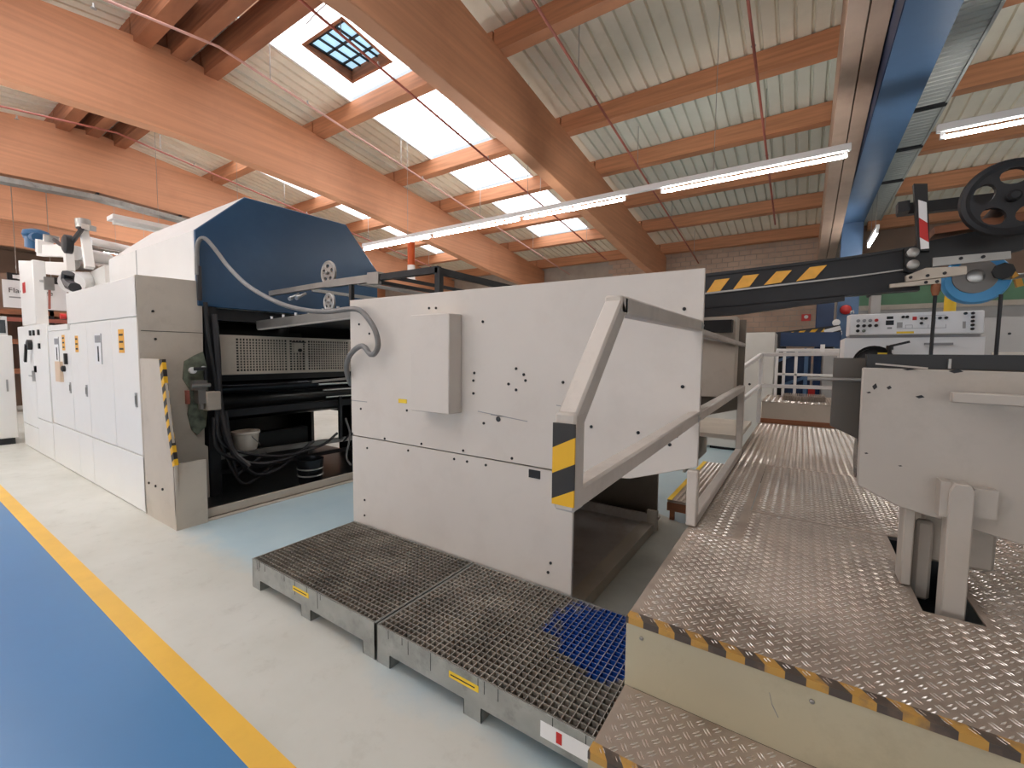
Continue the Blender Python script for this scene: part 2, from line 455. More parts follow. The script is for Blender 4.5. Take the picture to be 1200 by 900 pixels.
# brickwork in the far wall: bricks that show as single pieces
bw, bh = .30, .15
proto = None; cells = []
for r in range(23):
    for c in range(21):
        x = -5.6 + c * bw + (bw / 2 if r % 2 else 0); z = 1.42 + r * bh
        if x + bw / 2 < .55 and z + bh < top(Y1) + .25: cells.append((x, z))
cells.sort(key=lambda q: (abs(q[1] - 2.3) if q[0] > -2 else 3 + abs(q[1] - 4.6)))
rest = MB()
for i, (x, z) in enumerate(cells):
    if i < 290:
        if proto is None:
            proto = MB().box(x - bw / 2 + .008, x + bw / 2 - .008, Y1 - .022, Y1, z + .008, z + bh - .008).build('brick', 'brick', wf)
        else:
            share(proto, (x, Y1 - .011, z + bh / 2), wf)
    else:
        rest.box(x - bw / 2 + .008, x + bw / 2 - .008, Y1 - .022, Y1, z + .008, z + bh - .008)
stuff(rest.build('brickwork', 'brick', wf))
box('green_band', 'wall_green', wf, 1.0, X1, Y1 - .05, Y1, 2.95, 3.45)
box('band_rail', 'beige_paint', wf, 1.0, X1, Y1 - .09, Y1, 2.83, 2.95)
box('upper_cladding', 'wall_brown', wf, 1.0, X1, Y1 - .03, Y1, 3.45, 5.0)
box('lower_cladding', 'wall_grey', wf, 1.0, X1, Y1 - .04, Y1, 0, 2.83)

# ---- roof
ceil = bpy.data.objects.new('ceiling', None); col.objects.link(ceil); place(ceil, (0, RIDGE, 6.25)); struct(ceil)
BEAM_R = [-21.8, -17.3, -12.8, -8.3, -3.8]           # right faces of the glulam beams
def beam_poly(x):
    ys = [Y0] + [RIDGE + d for d in (-9.5, -7.9, -5.94, -4, -2.64, -.84, 0, .84, 2.64, 4, 5.94, 7.9, 9.5)] + [Y1]
    return [(x, y, bot(y)) for y in ys] + [(x, Y1, top(Y1)), (x, RIDGE, top(RIDGE)), (x, Y0, top(Y0))]
for x in BEAM_R: MB().prism(beam_poly(x - .23), (.23, 0, 0)).build('glulam_beam', 'beam_wood', ceil, bevel=.01, smooth=False)
MB().prism(beam_poly(.2), (.165, 0, 0)).build('glulam_beam', 'board_paint', ceil, smooth=False)
MB().prism(beam_poly(.38), (.165, 0, 0)).build('glulam_beam', 'board_paint', ceil, smooth=False)
MB().prism(beam_poly(5.2), (.23, 0, 0)).build('glulam_beam', 'beam_wood', ceil, smooth=False)
PY = [5.4, 7.5, 9.1, 10.75, 12.4, 14.3]
SH = .3                                              # purlin depth: roof sheets lie this far above the beams
PURL = [RIDGE + .45] + PY + [2 * RIDGE - y for y in PY if 2 * RIDGE - y > Y0] + [RIDGE - .45, RIDGE]
BAYS = [(X0, -22.03), (-21.8, -17.53), (-17.3, -13.03), (-12.8, -8.53), (-8.3, -4.03), (-3.8, .2), (1.3, 5.2), (5.43, X1)]
for (a, b_) in BAYS:
    for y in PURL:
        z = top(y)
        near_ridge = abs(y - RIDGE) < .6
        MB().box(a - (.1 if a > X0 else 0), b_ + .1, y - .1, y + .1, z - (.1 if near_ridge else 0), z + SH).build('purlin', 'old_wood' if near_ridge else 'purlin_wood', ceil)
def sheet(name, xa, xb, ya, yb, m):
    """trapezoidal roof sheet with ribs along the slope."""
    b = MB(); n = max(1, int((xb - xa) / .2)); p = (xb - xa) / n; xs = []
    for i in range(n):
        x = xa + i * p
        xs += [(x, .0), (x + .15 * p / .2, 0), (x + .163 * p / .2, .04), (x + .187 * p / .2, .04)]
    xs.append((xb, 0))
    vs = [(x, y, top(y) + SH + h) for y in (ya, yb) for x, h in xs]; k = len(xs)
    fs = [(i, i + 1, k + i + 1, k + i) for i in range(k - 1)]
    b._add(vs, fs); b._add([(x, y, z + .05) for x, y, z in [(xa, ya, top(ya) + SH), (xb, ya, top(ya) + SH), (xb, yb, top(yb) + SH), (xa, yb, top(yb) + SH)]], [(0, 1, 2, 3)])
    return b.build(name, m, ceil, smooth=False)
ivals = [RIDGE] + PY + [Y1 + .3]
spans = list(zip(ivals, ivals[1:]))
spans += [(max(2 * RIDGE - b_, Y0 - .3), 2 * RIDGE - a) for a, b_ in spans if 2 * RIDGE - a > Y0]
HX0, HX1, HY0, HY1 = -6.85, -5.8, 4.15, 5.1        # smoke hatch in one rooflight
def rooflight(xa, xb, ya, yb):
    za, zb = top(ya) + SH + .08, top(yb) + SH + .08
    def pane(x0, x1, y0, y1):
        MB().prism([(x0, y0, top(y0) + SH + .08), (x1, y0, top(y0) + SH + .08), (x1, y1, top(y1) + SH + .08), (x0, y1, top(y1) + SH + .08)], (0, 0, .02)).build('rooflight_pane', 'rooflight', ceil, smooth=False)
    if xa <= HX0 < xb and ya < HY0 < yb:
        pane(xa, HX0, ya, yb); pane(HX1, xb, ya, yb); pane(HX0, HX1, ya, HY0); pane(HX0, HX1, HY1, yb)
    else:
        pane(xa, xb, ya, yb)
    k = MB()
    for x in (xa - .04, xb): k.prism([(x, ya, za - .09), (x + .04, ya, za - .09), (x + .04, ya, za + .03), (x, ya, za + .03)], (0, yb - ya, zb - za))
    k.build('rooflight_frame', 'white_plastic', ceil, smooth=False)
for bi, (a, b_) in enumerate(BAYS):
    lit = bi in (1, 2, 3, 4, 7)  # the last bay's rooflights are unseen, added for fill from the right
    for (ya, yb) in spans:
        green = bi == 5 and ya > 7 and yb < 13
        if (lit or (bi == 5 and yb <= RIDGE)) and not (ya > 12.3 or yb < -6.3):  # near slope of the corrugated bay: unseen rooflights added as fill light
            sx0, sx1 = b_ - 3.15, b_ - 1.45
            sheet('roof_sheet', a, sx0 - .04, ya, yb, 'roof_sheet')
            sheet('roof_sheet', sx1 + .04, b_ + .2, ya, yb, 'roof_sheet')
            rooflight(sx0, sx1, ya + (.45 if abs(ya - RIDGE) < .1 else .07), yb - (.45 if abs(yb - RIDGE) < .1 else .07))
        else:
            sheet('roof_sheet', a - .1, b_ + (.35 if bi == 5 else .2), ya, yb, 'roof_sheet_green' if green else 'roof_sheet')
# ridge closing boards over the strips
for (a, b_) in BAYS[1:]:
    box('ridge_board', 'roof_sheet', ceil, b_ - 3.2, b_ - 1.4, RIDGE - .5, RIDGE + .5, 6.59, 6.62)
# thin bracing rods under the hatch bay's rooflight
for k, y in enumerate((3.9, 5.75, 6.35, 6.95, 7.95, 8.6, 9.6, 11.2)):
    MB().tube(spline([(-6.3, y, top(y) + SH - .02), (-5.95, y - .06, top(y - .06) + SH - .05), (-5.5, y - .05, top(y) + SH + .02)], 3), .008, 5).build('bracing_rod', 'brushed', ceil)
# hatch: timber curb, steel grid, glass
h = MB(); hp = lambda y: top(y) + SH + .07; ht = top(HY0) + SH + .22
for x in (HX0, HX1 - .05): h.prism([(x, HY0, hp(HY0)), (x, HY1, hp(HY1)), (x, HY1, ht), (x, HY0, ht)], (.05, 0, 0))
for y in (HY0, HY1 - .05): h.prism([(HX0 + .05, y, hp(y)), (HX1 - .05, y, hp(y)), (HX1 - .05, y, ht), (HX0 + .05, y, ht)], (0, .05, 0))
hatch = h.build('smoke_hatch', 'old_wood', ceil)
zt = top(HY0) + SH + .15
g = MB()
for k in range(5): g.box(HX0 + .05 + k * .22, HX0 + .075 + k * .22, HY0 + .05, HY1 - .05, zt - .03, zt)
for k in range(3): g.box(HX0, HX1, HY0 + .1 + k * .3, HY0 + .125 + k * .3, zt - .03, zt)
g.build('hatch_grid', 'dark_metal', hatch)
gl = bpy.data.materials.new('hatch_glass'); gl.use_nodes = True
gb = gl.node_tree.nodes['Principled BSDF']; gb.inputs['Base Color'].default_value = lin((150, 200, 225)) + (1,); gb.inputs['Emission Color'].default_value = lin((176, 214, 236)) + (1,); gb.inputs['Emission Strength'].default_value = 1.0
MATS['hatch_glass'] = gl
box('hatch_pane', 'hatch_glass', hatch, HX0 + .02, HX1 - .02, HY0 + .02, HY1 - .02, zt + .005, zt + .02)
# gutter between the two halls and the blue steel beam under it
gt = MB()
for k in range(120):
    y = 2.0 + k * .105
    gt._add([(.55, y, 5.02), (1.42, y, 5.02), (1.42, y + .075, 5.02), (.55, y + .075, 5.02)], [(0, 1, 2, 3)])
    gt._add([(.55, y + .075, 5.02), (1.42, y + .075, 5.02), (1.42, y + .09, 5.045), (.55, y + .09, 5.045)], [(0, 1, 2, 3)])
    gt._add([(.55, y + .09, 5.045), (1.42, y + .09, 5.045), (1.42, y + .105, 5.02), (.55, y + .105, 5.02)], [(0, 1, 2, 3)])
gt.build('gutter_sheet', 'gutter_sheet', ceil, smooth=False)
box('gutter_cheek', 'gutter_sheet', ceil, 1.42, 1.45, Y0, Y1, 5.0, 6.4)
for y in (5.6, 8.2, 9.6, 11.2): box('gutter_joint', 'dark_metal', ceil, .95, 1.44, y, y + .06, 4.98, 5.02)
frame = thing('steel_portal', 'blue painted steel beam and column carrying the roof gutter', 'steel frame', (.75, 12.2, 0)); 
MB().box(.57, .96, Y0 + .1, 12.4, 4.52, 4.56).box(.75, .78, Y0 + .1, 12.4, 4.56, 4.9).box(.57, .96, Y0 + .1, 12.4, 4.9, 4.94).build('beam_flange', 'blue_steel', frame)
box('beam_web_plate', 'dark_blue', frame, .56, .57, Y0 + .1, 12.4, 4.53, 4.93)  # darker blue strip: the shade on the beam's left side, put into colour
box('column', 'blue_steel', frame, .58, .95, 12.05, 12.4, 0, 4.52)
box('column_base', 'dark_blue', frame, .5, 1.03, 11.98, 12.47, 0, .03)
struct(frame); del frame['category']; del frame['label']

# ---- sprinkler pipes under the roof
def sprinkler(x, ya, yb, m, label, zoff=.42, r=.018):
    t = thing('sprinkler_pipe', label, 'pipe', (x, ya, top(ya) - zoff), 'sprinkler pipes under the roof')
    ys = sorted({ya, yb} | ({RIDGE} if ya < RIDGE < yb else set()))
    MB().tube([(x, y, top(y) - zoff) for y in ys], r, 8).build('pipe', m, t)
    y = ya + .9; first = True
    while y < yb:
        z = top(y) - zoff
        MB().cyl((x, y, z + r), (x, y, top(y) + SH + .02), .006, 6).build('hanger', 'steel', t)
        MB().cyl((x, y + .6, z - .06), (x, y + .6, z - r), .012, 6).lathe((x, y + .6, z - .075), (0, 0, 1), [(0, .03), (.006, .03), (.008, .01)], 8).build('sprinkler_head', 'steel', t)
        y += 2.6
sprinkler(-.68, 2.2, 12, 'pipe_red', 'dull red sprinkler pipe on the roof bay side next to the blue beam')
sprinkler(-2.75, 2.2, 14.2, 'pipe_red', 'dull red sprinkler pipe under the corrugated bay beside the shaded glulam beam')
sprinkler(-5.2, -5, 13, 'pipe_red', 'sprinkler pipe crossing under the bright rooflight strip with the hatch')
sprinkler(-6.95, -5, 14, 'pipe_white', 'pinkish sprinkler pipe along the hatch rooflight\'s left edge')
sprinkler(-11.3, -5, 13, 'pipe_red', 'sprinkler pipe in the roof bay above the white printing machine cabinets')

# ---- lights
def trunking(name, label, p, L, axis, lit, group=None, z=4.0, hang=True, w=.055, segs=None):
    """light line: channel, tube per slot (lit or not), wires."""
    x, y = p
    t = thing(name, label, 'light', (x, y, z), group)
    d = Vector((1, 0, 0)) if axis == 'x' else Vector((0, 1, 0)); s = Vector((0, 1, 0)) if axis == 'x' else Vector((1, 0, 0))
    a = Vector((x, y, z)); e = a + d * L
    MB().bar(a + Vector((0, 0, .01)), e + Vector((0, 0, .01)), w, .08).build('channel', 'white_plastic', t, bevel=.004)
    n = len(lit); seg = L / n
    runs = segs or [(seg * i + .06, seg * (i + 1) - .06, on) for i, on in enumerate(lit)]
    for s0, s1, on in runs:
        p0 = a + d * s0 + Vector((0, 0, -.085)); p1 = a + d * s1 + Vector((0, 0, -.085))
        MB().cyl(p0, p1, .02, 8).build('tube', 'tube_lit' if on else 'white_plastic', t)
        for q in (p0, p1): MB().bar(q + Vector((0, 0, -.02)) - d * .012, q + Vector((0, 0, .06)) - d * .012, .04, .02).build('tube_holder', 'white_plastic', t)
    if hang:
        k = max(2, int(L / 2.2))
        for i in range(k):
            q = a + d * (L * (i + .5) / k)
            MB().cyl(q + Vector((0, 0, .03)), (q.x, q.y, top(q.y) + SH + .02), .004, 5).build('hanging_wire', 'steel', t)
    return t
trunking('light_line', 'long white fluorescent light line hung across under two glulam beams', (-8.35, 6.42), 8.7, 'x', [1], segs=[(.06, 2.1, 1), (2.2, 4.2, 1), (4.3, 6.05, 1), (6.6, 8.66, 1)])
trunking('light_line', 'lit fluorescent light line hanging right of the blue steel beam', (1.06, 6.42), 3.4, 'x', [1, 1])
trunking('light_line', 'long lit fluorescent light line hung above the blue floor lane', (-20.5, .4), 17.0, 'x', [1, 1, 0, 1, 1, 0, 1, 1, 0, 1])  # out of view, added to brighten the front faces
trunking('light_line', 'short lit fluorescent batten running beside the blue steel column', (1.03, 10.5), 1.35, 'y', [1])
trunking('light_line', 'white fluorescent batten hanging above the left end of the blue hood', (-10.55, 2.65), 2.9, 'y', [0], w=.34)
for k, yy in enumerate((3.9, 5.6)):
    trunking('light_line', ('small lit batten behind the cable tray, above the roller gantry', 'small lit batten behind the cable tray, beside the white hood')[k], (-16.4, yy), 1.3, 'y', [1, 1], 'battens behind the cable tray', z=4.45)
# ---- cable tray under a beam
ct = thing('cable_tray', 'grey perforated cable tray running under a glulam beam', 'cable tray', (-12.9, 1, 4.9))
ys = [-3, -1, 1, 3, 4.5, 6, 7.5, 9, 10.5]
for a, b_ in zip(ys, ys[1:]):
    MB().prism([(-13.0, a, bot(a) - .16), (-12.75, a, bot(a) - .16), (-12.75, a, bot(a) - .06), (-12.76, a, bot(a) - .06), (-12.76, a, bot(a) - .15), (-13.0, a, bot(a) - .15)], (0, b_ - a, bot(b_) - bot(a))).build('tray_section', 'galvanised', ct, smooth=False)
    box('bracket', 'dark_metal', ct, -13.0, -12.78, a + .02, a + .06, bot(a + .04) - .15, bot(a + .04) - .004)
# dark smoke vent pipe with white sleeve seen past the hood

# ================================================================== PRINTING MACHINE (left)
pm = thing('printing_machine', 'long white printing machine with blue hood end and white cabinet doors', 'machine', (-6.5, 3.1, 0))
FY = 1.5
def front(name, x0, x1, z0, z1, parent=pm, m='white_paint', y=FY, t=.03, proud=0.0):
    return box(name, m, parent, x0 + .006, x1 - .006, y - proud, y + t, z0 + .006, z1 - .006, bevel=.004)
# carcass behind the doors
MB().box(-8.88, -5.36, FY + .03, FY + .45, .02, 1.9).box(-7.82, -5.36, FY + .03, FY + .45, 1.9, 2.3).build('carcass', 'white_paint', pm)
front('fascia', -7.83, -5.31, 1.93, 2.325)
box('top_cover', 'white_paint', pm, -7.83, -5.345, FY + .0305, 2.0, 2.29, 2.32)
front('upper_panel', -8.88, -7.83, 1.86, 1.945)
doors = [(-8.86, -7.73), (-7.73, -7.01), (-7.01, -6.11), (-6.11, -5.33)]
for i, (a, b_) in enumerate(doors):
    d = front('door', a, b_, .57, 1.93 if i else 1.86)
    if i != 2:
        hz = 1.12
        MB().box(b_ - .14, b_ - .08, FY - .006, FY, hz - .07, hz + .07).box(b_ - .12, b_ - .1, FY - .014, FY - .006, hz - .04, hz + .04).build('latch', 'steel', d)
for a, b_ in ((-8.9, -7.58), (-7.58, -7.0), (-7.0, -5.31)): front('skirt_panel', a, b_, 0, .57)
# labels
for (x, z, w, h) in ((-7.44, 1.68, .13, .2), (-8.06, 1.70, .13, .2), (-5.8, 1.7, .16, .24)):
    p = MB().box(x - w / 2, x + w / 2, FY - .003, FY, z - h / 2, z + h / 2).build('warning_label', 'orange_tag', pm)
    for q in range(3): MB().box(x - w / 2 + .02, x + w / 2 - .02, FY - .004, FY - .003, z - h / 2 + .03 + q * h * .3, z - h / 2 + .05 + q * h * .3).build('print_line', 'print_black', p)
for (x, z) in ((-6.58, 1.67), (-8.42, 1.66)):
    p = MB().box(x - .12, x + .12, FY - .004, FY, z - .22, z + .12).build('data_plate', 'white_plastic', pm)
    MB().box(x - .1, x + .1, FY - .005, FY - .004, z + .02, z + .1).build('print_frame', 'print_grey', p)
    MB().box(x - .025, x + .025, FY - .005, FY - .004, z - .19, z - .02).build('print_line', 'print_black', p)
    MB().box(x + .115, x + .125, FY - .006, FY, z - .22, z + .12).build('plate_edge', 'print_grey', p)
sh = box('shelf_flap', 'beech', pm, -8.42, -8.16, FY - .03, FY, 1.18, 1.45)
MB().lathe((-8.06, FY, 1.36), (0, -1, 0), [(0, .04), (.03, .04), (.04, .02)], 12).build('knob', 'black_paint', pm)
MB().box(-7.95, -7.9, FY - .03, FY, 1.42, 1.56).build('switch', 'black_paint', pm)
MB().lathe((-7.83, FY - .01, 2.03), (0, -1, 0), [(0, .035), (.05, .035)], 10).build('red_button', 'red_plastic', pm)
# end panel, torn paint, service cluster
MB().prism([(-5.34, 1.5, 0), (-5.34, 2.05, 0), (-5.34, 2.05, .577), (-5.34, 2.02, .6), (-5.34, 2.05, 2.34), (-5.34, 1.5, 2.325)], (.03, 0, 0)).build('end_panel', 'beige_paint', pm)
box('end_panel_seam', 'dark_metal', pm, -5.309, -5.308, 1.52, 2.04, 1.795, 1.8)
MB().prism([(-5.305, 1.86, 1.5), (-5.305, 1.95, 1.56), (-5.305, 2.03, 1.6), (-5.305, 2.06, 1.45), (-5.305, 2.07, 1.1), (-5.305, 2.03, .8), (-5.305, 1.95, .72), (-5.305, 1.9, .78), (-5.305, 1.87, .95), (-5.305, 1.9, 1.2), (-5.305, 1.84, 1.32)], (.012, 0, 0)).build('bare_patch', 'dark_green', pm)
for (y, z) in ((1.63, 1.72), (1.62, 1.99)): MB().cyl((-5.31, y, z), (-5.3, y, z), .012, 8).build('screw', 'dark_metal', pm)
MB().lathe((-5.28, 1.919, 1.405), (1, 0, 0), [(0, .035), (.03, .035), (.035, .03)], 16).build('pressure_gauge', 'white_plastic', pm)
MB().box(-5.29, -5.2, 1.9, 2.02, 1.2, 1.3).box(-5.29, -5.18, 1.93, 2.0, 1.06, 1.2).cyl((-5.2, 1.88, 1.25), (-5.2, 2.05, 1.25), .02, 8).cyl((-5.22, 1.97, 1.0), (-5.22, 1.97, 1.1), .03, 10).build('valve_block', 'brushed', pm)
box('valve_cover', 'beige_paint', pm, -5.29, -5.17, 2.0, 2.14, .98, 1.18, bevel=.01)
MB().box(-5.29, -5.25, 1.85, 1.88, 1.06, 1.2).build('red_valve', 'pipe_red', pm)
MB().cyl((-5.25, 1.92, 1.42), (-5.25, 2.04, 1.42), .018, 8).cyl((-5.25, 2.03, 1.3), (-5.25, 2.03, 1.42), .018, 8).build('air_line', 'rubber', pm)
MB().lathe((-5.28, 2.02, 1.43), (1, 0, 0), [(0, .02), (.03, .02)], 10).build('push_button', 'white_plastic', pm)
# hood
HP = [(2.0, 2.08), (2.0, 2.86), (2.5, 3.34), (3.81, 3.36), (4.33, 2.81), (4.33, 2.08)]
MB().prism([(-8.1, y, z) for y, z in HP], (2.76, 0, 0)).build('hood', 'grey_hood_paint', pm, bevel=.01, smooth=False)
MB().prism([(-5.34, y + (.0 if i < 3 else 0), z) for i, (y, z) in enumerate(HP)], (.04, 0, 0)).build('hood_end', 'blue_hood_paint', pm, bevel=.008, smooth=False)
box('hood_seam', 'print_grey', pm, -7.02, -7.01, 1.995, 2.0, 2.34, 2.86)
# frame and mechanism under the hood end
box('frame_post', 'dark_metal', pm, -5.42, -5.3, 2.06, 2.17, .02, 2.08)
MB().tube(spline([(-5.27, 2.06, 2.12), (-5.25, 2.07, 1.8), (-5.24, 2.1, 1.5), (-5.22, 2.12, 1.15)]), .022, 8).build('conduit', 'dark_metal', pm)
MB().tube(spline([(-5.25, 2.13, 2.0), (-5.22, 2.14, 1.6), (-5.22, 2.15, 1.0), (-5.1, 2.2, .55), (-5.0, 2.32, .35)]), .03, 8).build('conduit', 'rubber', pm)
box('far_post', 'dark_metal', pm, -5.42, -5.3, 4.2, 4.33, .02, 2.08)
box('lintel', 'dark_metal', pm, -5.6, -5.4, 2.17, 4.2, 1.95, 2.08)
def grille_panel():
    y0, y1, z0, z1 = 2.18, 4.2, 1.345, 1.79
    g = MB()
    fields = [(2.38, 2.965), (3.0, 3.2), (3.245, 3.84), (3.88, 4.12)]
    xs = -5.36
    edges = [y0] + [v for f in fields for v in f] + [y1]
    for a, b_ in zip(edges[0::2], edges[1::2]): g.box(xs, xs + .015, a, b_, z0, z1)
    for a, b_ in fields:
        g.box(xs, xs + .015, a, b_, z0, z0 + .035); g.box(xs, xs + .015, a, b_, z1 - .035, z1)
        n = max(2, int((b_ - a) / .034)); p = (b_ - a) / n
        for i in range(1, n): g.box(xs, xs + .015, a + i * p - .006, a + i * p + .006, z0 + .035, z1 - .035)
        for j in range(1, 12): g.box(xs + .002, xs + .013, a, b_, z0 + .035 + j * .0313 - .006, z0 + .035 + j * .0313 + .006)
    o = g.build('grille', 'beige_paint', pm, smooth=False)
    lk = MB().box(-5.345, -5.335, 3.05, 3.17, 1.61, 1.74).build('grille_lock', 'beige_paint', o)
    MB().box(-5.33, -5.3, 3.02, 3.19, 1.725, 1.74).cyl((-5.335, 3.12, 1.63), (-5.31, 3.12, 1.63), .022, 10).build('handle', 'black_paint', o)
    return o
grille_panel()
# rollers and cross members
for (y0_, y1_, x, z, r, m_) in ((2.17, 4.3, -5.5, 1.2, .085, 'roller_dark'), (2.17, 4.3, -5.62, 1.02, .1, 'oily_dark'), (2.17, 4.3, -5.9, .98, .13, 'oily_dark'), (2.17, 4.3, -6.3, .85, .16, 'oily_dark')):
    MB().cyl((x, y0_, z), (x, y1_, z), r, 20).build('roller', m_, pm)
box('cross_member', 'oily_dark', pm, -5.55, -5.38, 2.17, 4.2, 1.27, 1.34)
box('cross_member', 'dark_metal', pm, -5.5, -5.4, 2.17, 4.2, .86, .94)
MB().bar((-5.36, 3.3, 1.22), (-5.36, 3.8, 1.24), .02, .03).cyl((-5.37, 3.4, 1.18), (-5.37, 4.1, 1.18), .012, 8).build('tie_rod', 'steel', pm)
MB().cyl((-5.36, 3.45, 1.1), (-5.36, 4.0, 1.1), .01, 8).build('tie_rod', 'steel', pm)
MB().cyl((-5.36, 3.5, 1.0), (-5.36, 4.0, 1.0), .01, 8).build('tie_rod', 'steel', pm)
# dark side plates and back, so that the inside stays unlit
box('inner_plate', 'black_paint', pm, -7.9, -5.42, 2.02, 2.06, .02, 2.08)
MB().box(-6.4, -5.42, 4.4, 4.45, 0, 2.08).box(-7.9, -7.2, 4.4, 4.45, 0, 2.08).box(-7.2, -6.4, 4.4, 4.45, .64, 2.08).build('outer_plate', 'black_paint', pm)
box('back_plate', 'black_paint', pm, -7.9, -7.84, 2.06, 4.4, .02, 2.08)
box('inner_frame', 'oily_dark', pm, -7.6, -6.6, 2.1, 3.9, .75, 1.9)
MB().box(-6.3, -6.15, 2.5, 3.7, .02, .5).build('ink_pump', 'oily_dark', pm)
# lower frame: trolley bars and legs in the dark
MB().bar((-5.42, 2.2, .42), (-5.42, 4.2, .36), .05, .06).build('lower_rail', 'brushed', pm)
MB().bar((-5.5, 2.2, .22), (-5.5, 4.2, .2), .04, .05).build('lower_rail', 'dark_metal', pm)
MB().bar((-5.35, 3.7, .4), (-5.35, 3.7, 1.0), .04, .04).build('stay', 'dark_metal', pm)
MB().bar((-5.35, 4.05, .35), (-5.35, 4.05, .9), .03, .03).build('stay', 'old_wood', pm)
MB().bar((-5.35, 3.75, .35), (-5.35, 4.05, .66), .02, .02).build('stay', 'dark_metal', pm)
# drip tray
box('sump_plate', 'oily_dark', pm, -7.84, -5.32, 2.07, 4.4, .0, .012)  # added dark sheet keeps the pale floor inside the machine dark
tr = MB().box(-5.31, -4.66, 1.53, 4.5, .012, .02).build('drip_tray', 'oily_dark', pm)
MB().box(-4.68, -4.66, 1.53, 4.5, .012, .1).box(-4.66, -4.6, 1.53, 4.5, .0, .012).build('tray_lip', 'beige_paint', tr)
# guard plate with striped edge
gp = MB().prism([(-5.3, 1.5, 0), (-4.6, 1.5, 0), (-4.56, 1.5, .6), (-4.75, 1.5, 1.53), (-5.3, 1.5, 1.53)], (0, .02, 0)).build('guard_plate', 'beige_paint', pm)
MB().prism([(-4.6, 1.495, .58), (-4.548, 1.495, .6), (-4.66, 1.495, 1.02), (-4.74, 1.495, 1.53), (-4.81, 1.495, 1.53), (-4.72, 1.495, 1.02)], (0, .03, 0)).build('hazard_tape', 'hazard_post', gp)
MB().box(-4.6, -4.585, 1.5, 1.75, 0, .6).build('plate_return', 'beige_paint', gp)
for k in range(3): MB().cyl((-5.2 + k * .17, 1.5, .33), (-5.2 + k * .17, 1.49, .33), .012, 8).build('screw', 'dark_metal', gp)
# black hoses hanging in front of the open end
for k, (ya, za, yb) in enumerate(((2.1, 1.15, 2.5), (2.16, 1.05, 2.75), (2.2, .95, 2.35), (2.08, .9, 2.95), (2.12, 1.0, 3.3))):
    MB().tube(spline([(-5.22, ya, za), (-5.2 + k * .01, ya + .02, za * .6), (-5.2, (ya + yb) / 2, .16 + .05 * k), (-5.22, yb, .14 + .06 * k), (-5.28, yb + .3, .3 + .05 * k)]), .017 + .004 * (k % 2), 7).build('hose', 'rubber', pm)
MB().tube(spline([(-4.9, 3.468, 0.758), (-4.9, 3.528, 0.526), (-4.9, 3.471, 0.253), (-4.85, 3.498, 0.142)]), .012, 6).build('hose', 'hose_grey', pm)

# things standing in the open end
bk = MB().lathe((-5.45, 2.5, .45), (0, 0, 1), [(0, .11), (.02, .118), (.19, .14), (.195, .15), (.22, .15), (.221, .138), (.04, .112), (.03, .0)], 24).build('bucket', 'bucket_plastic'); tag(bk, 'off-white plastic bucket resting on the dark rail of the machine', 'bucket')
tb = MB().tube([(-5.45 + .148 * math.cos(a), 2.5 + .148 * math.sin(a), .62 - .16 * math.sin(a / 1)) for a in [math.pi * i / 10 for i in range(11)]], .006, 6).build('handle', 'steel', bk)
b2 = thing('pail', 'dark metal pail standing on the oily tray under the machine', 'pail', (-4.92, 2.98, .022))
MB().lathe((-4.92, 2.98, .022), (0, 0, 1), [(0, .12), (.02, .13), (.28, .15), (.3, .155), (.301, .14), (.05, .11)], 20).build('body', 'roller_dark', b2)
for z in (.12, .2): MB().lathe((-4.92, 2.98, z), (0, 0, 1), [(0, .14), (.006, .15), (.012, .15), (.018, .142)], 20).build('hoop', 'brushed', b2)

# ---- switch cabinet at the left end
sc = thing('switch_cabinet', 'white switch cabinet with tall housing at the printing machine\'s end', 'cabinet', (-10, 2, 0))
MB().box(-10.93, -8.97, FY + .03, 2.3, .36, 1.96).build('carcass', 'white_paint', sc)
d1 = front('door', -10.95, -9.82, .38, 1.985, sc); d2 = front('door', -9.82, -8.95, .55, 1.985, sc)
front('skirt_panel', -10.93, -9.84, 0, .38, sc); front('skirt_panel', -9.84, -8.92, 0, .55, sc)
box('plinth', 'white_paint', sc, -10.9, -8.95, FY + .03, 2.3, 0, .36)
hs = box('housing', 'white_paint', sc, -10.6, -9.65, FY + .01, FY + .15, 1.99, 2.95, bevel=.01)
MB().box(-10.38, -10.2, FY + .004, FY + .01, 2.5, 2.66).build('red_label', 'red_plastic', hs)
MB().lathe((-9.95, FY, 1.68), (0, -1, 0), [(0, .08), (.05, .08), (.06, .05)], 14).bar((-9.95, FY - .06, 1.68), (-10.08, FY - .06, 1.42), .03, .05).build('main_switch', 'black_paint', d1)
for (x, z) in ((-9.95, 1.86), (-9.72, 1.86), (-9.4, 1.86), (-9.4, 1.66), (-9.75, 1.3), (-9.75, 1.32)):
    MB().box(x - .03, x + .03, FY - .02, FY, z - .04, z + .04).build('selector', 'black_paint', d2 if x > -9.82 else d1)
MB().bar((-10.05, FY - .03, 1.2), (-9.85, FY - .03, 1.2), .02, .02).box(-9.88, -9.84, FY - .03, FY, 1.12, 1.28).build('door_handle', 'steel', d1)

fc = thing('metal_cabinet', 'plain pale grey cabinet on a dark plinth beside the switch cabinet', 'cabinet', (-11.8, 1.1, 0))
MB().box(-12.6, -11.15, .7, 1.46, .1, 1.84).build('body', 'white_paint', fc, bevel=.008)
box('plinth', 'dark_metal', fc, -12.55, -11.13, .74, 1.42, 0, .1)
box('top_unit', 'grey_hood_paint', fc, -12.6, -11.2, .75, 1.42, 1.84, 2.16)
box('screen', 'glass_dark', fc, -11.2, -11.19, 1.28, 1.4, 1.88, 2.1)
box('door_handle', 'steel', fc, -11.15, -11.13, 1.36, 1.38, .9, 1.1)

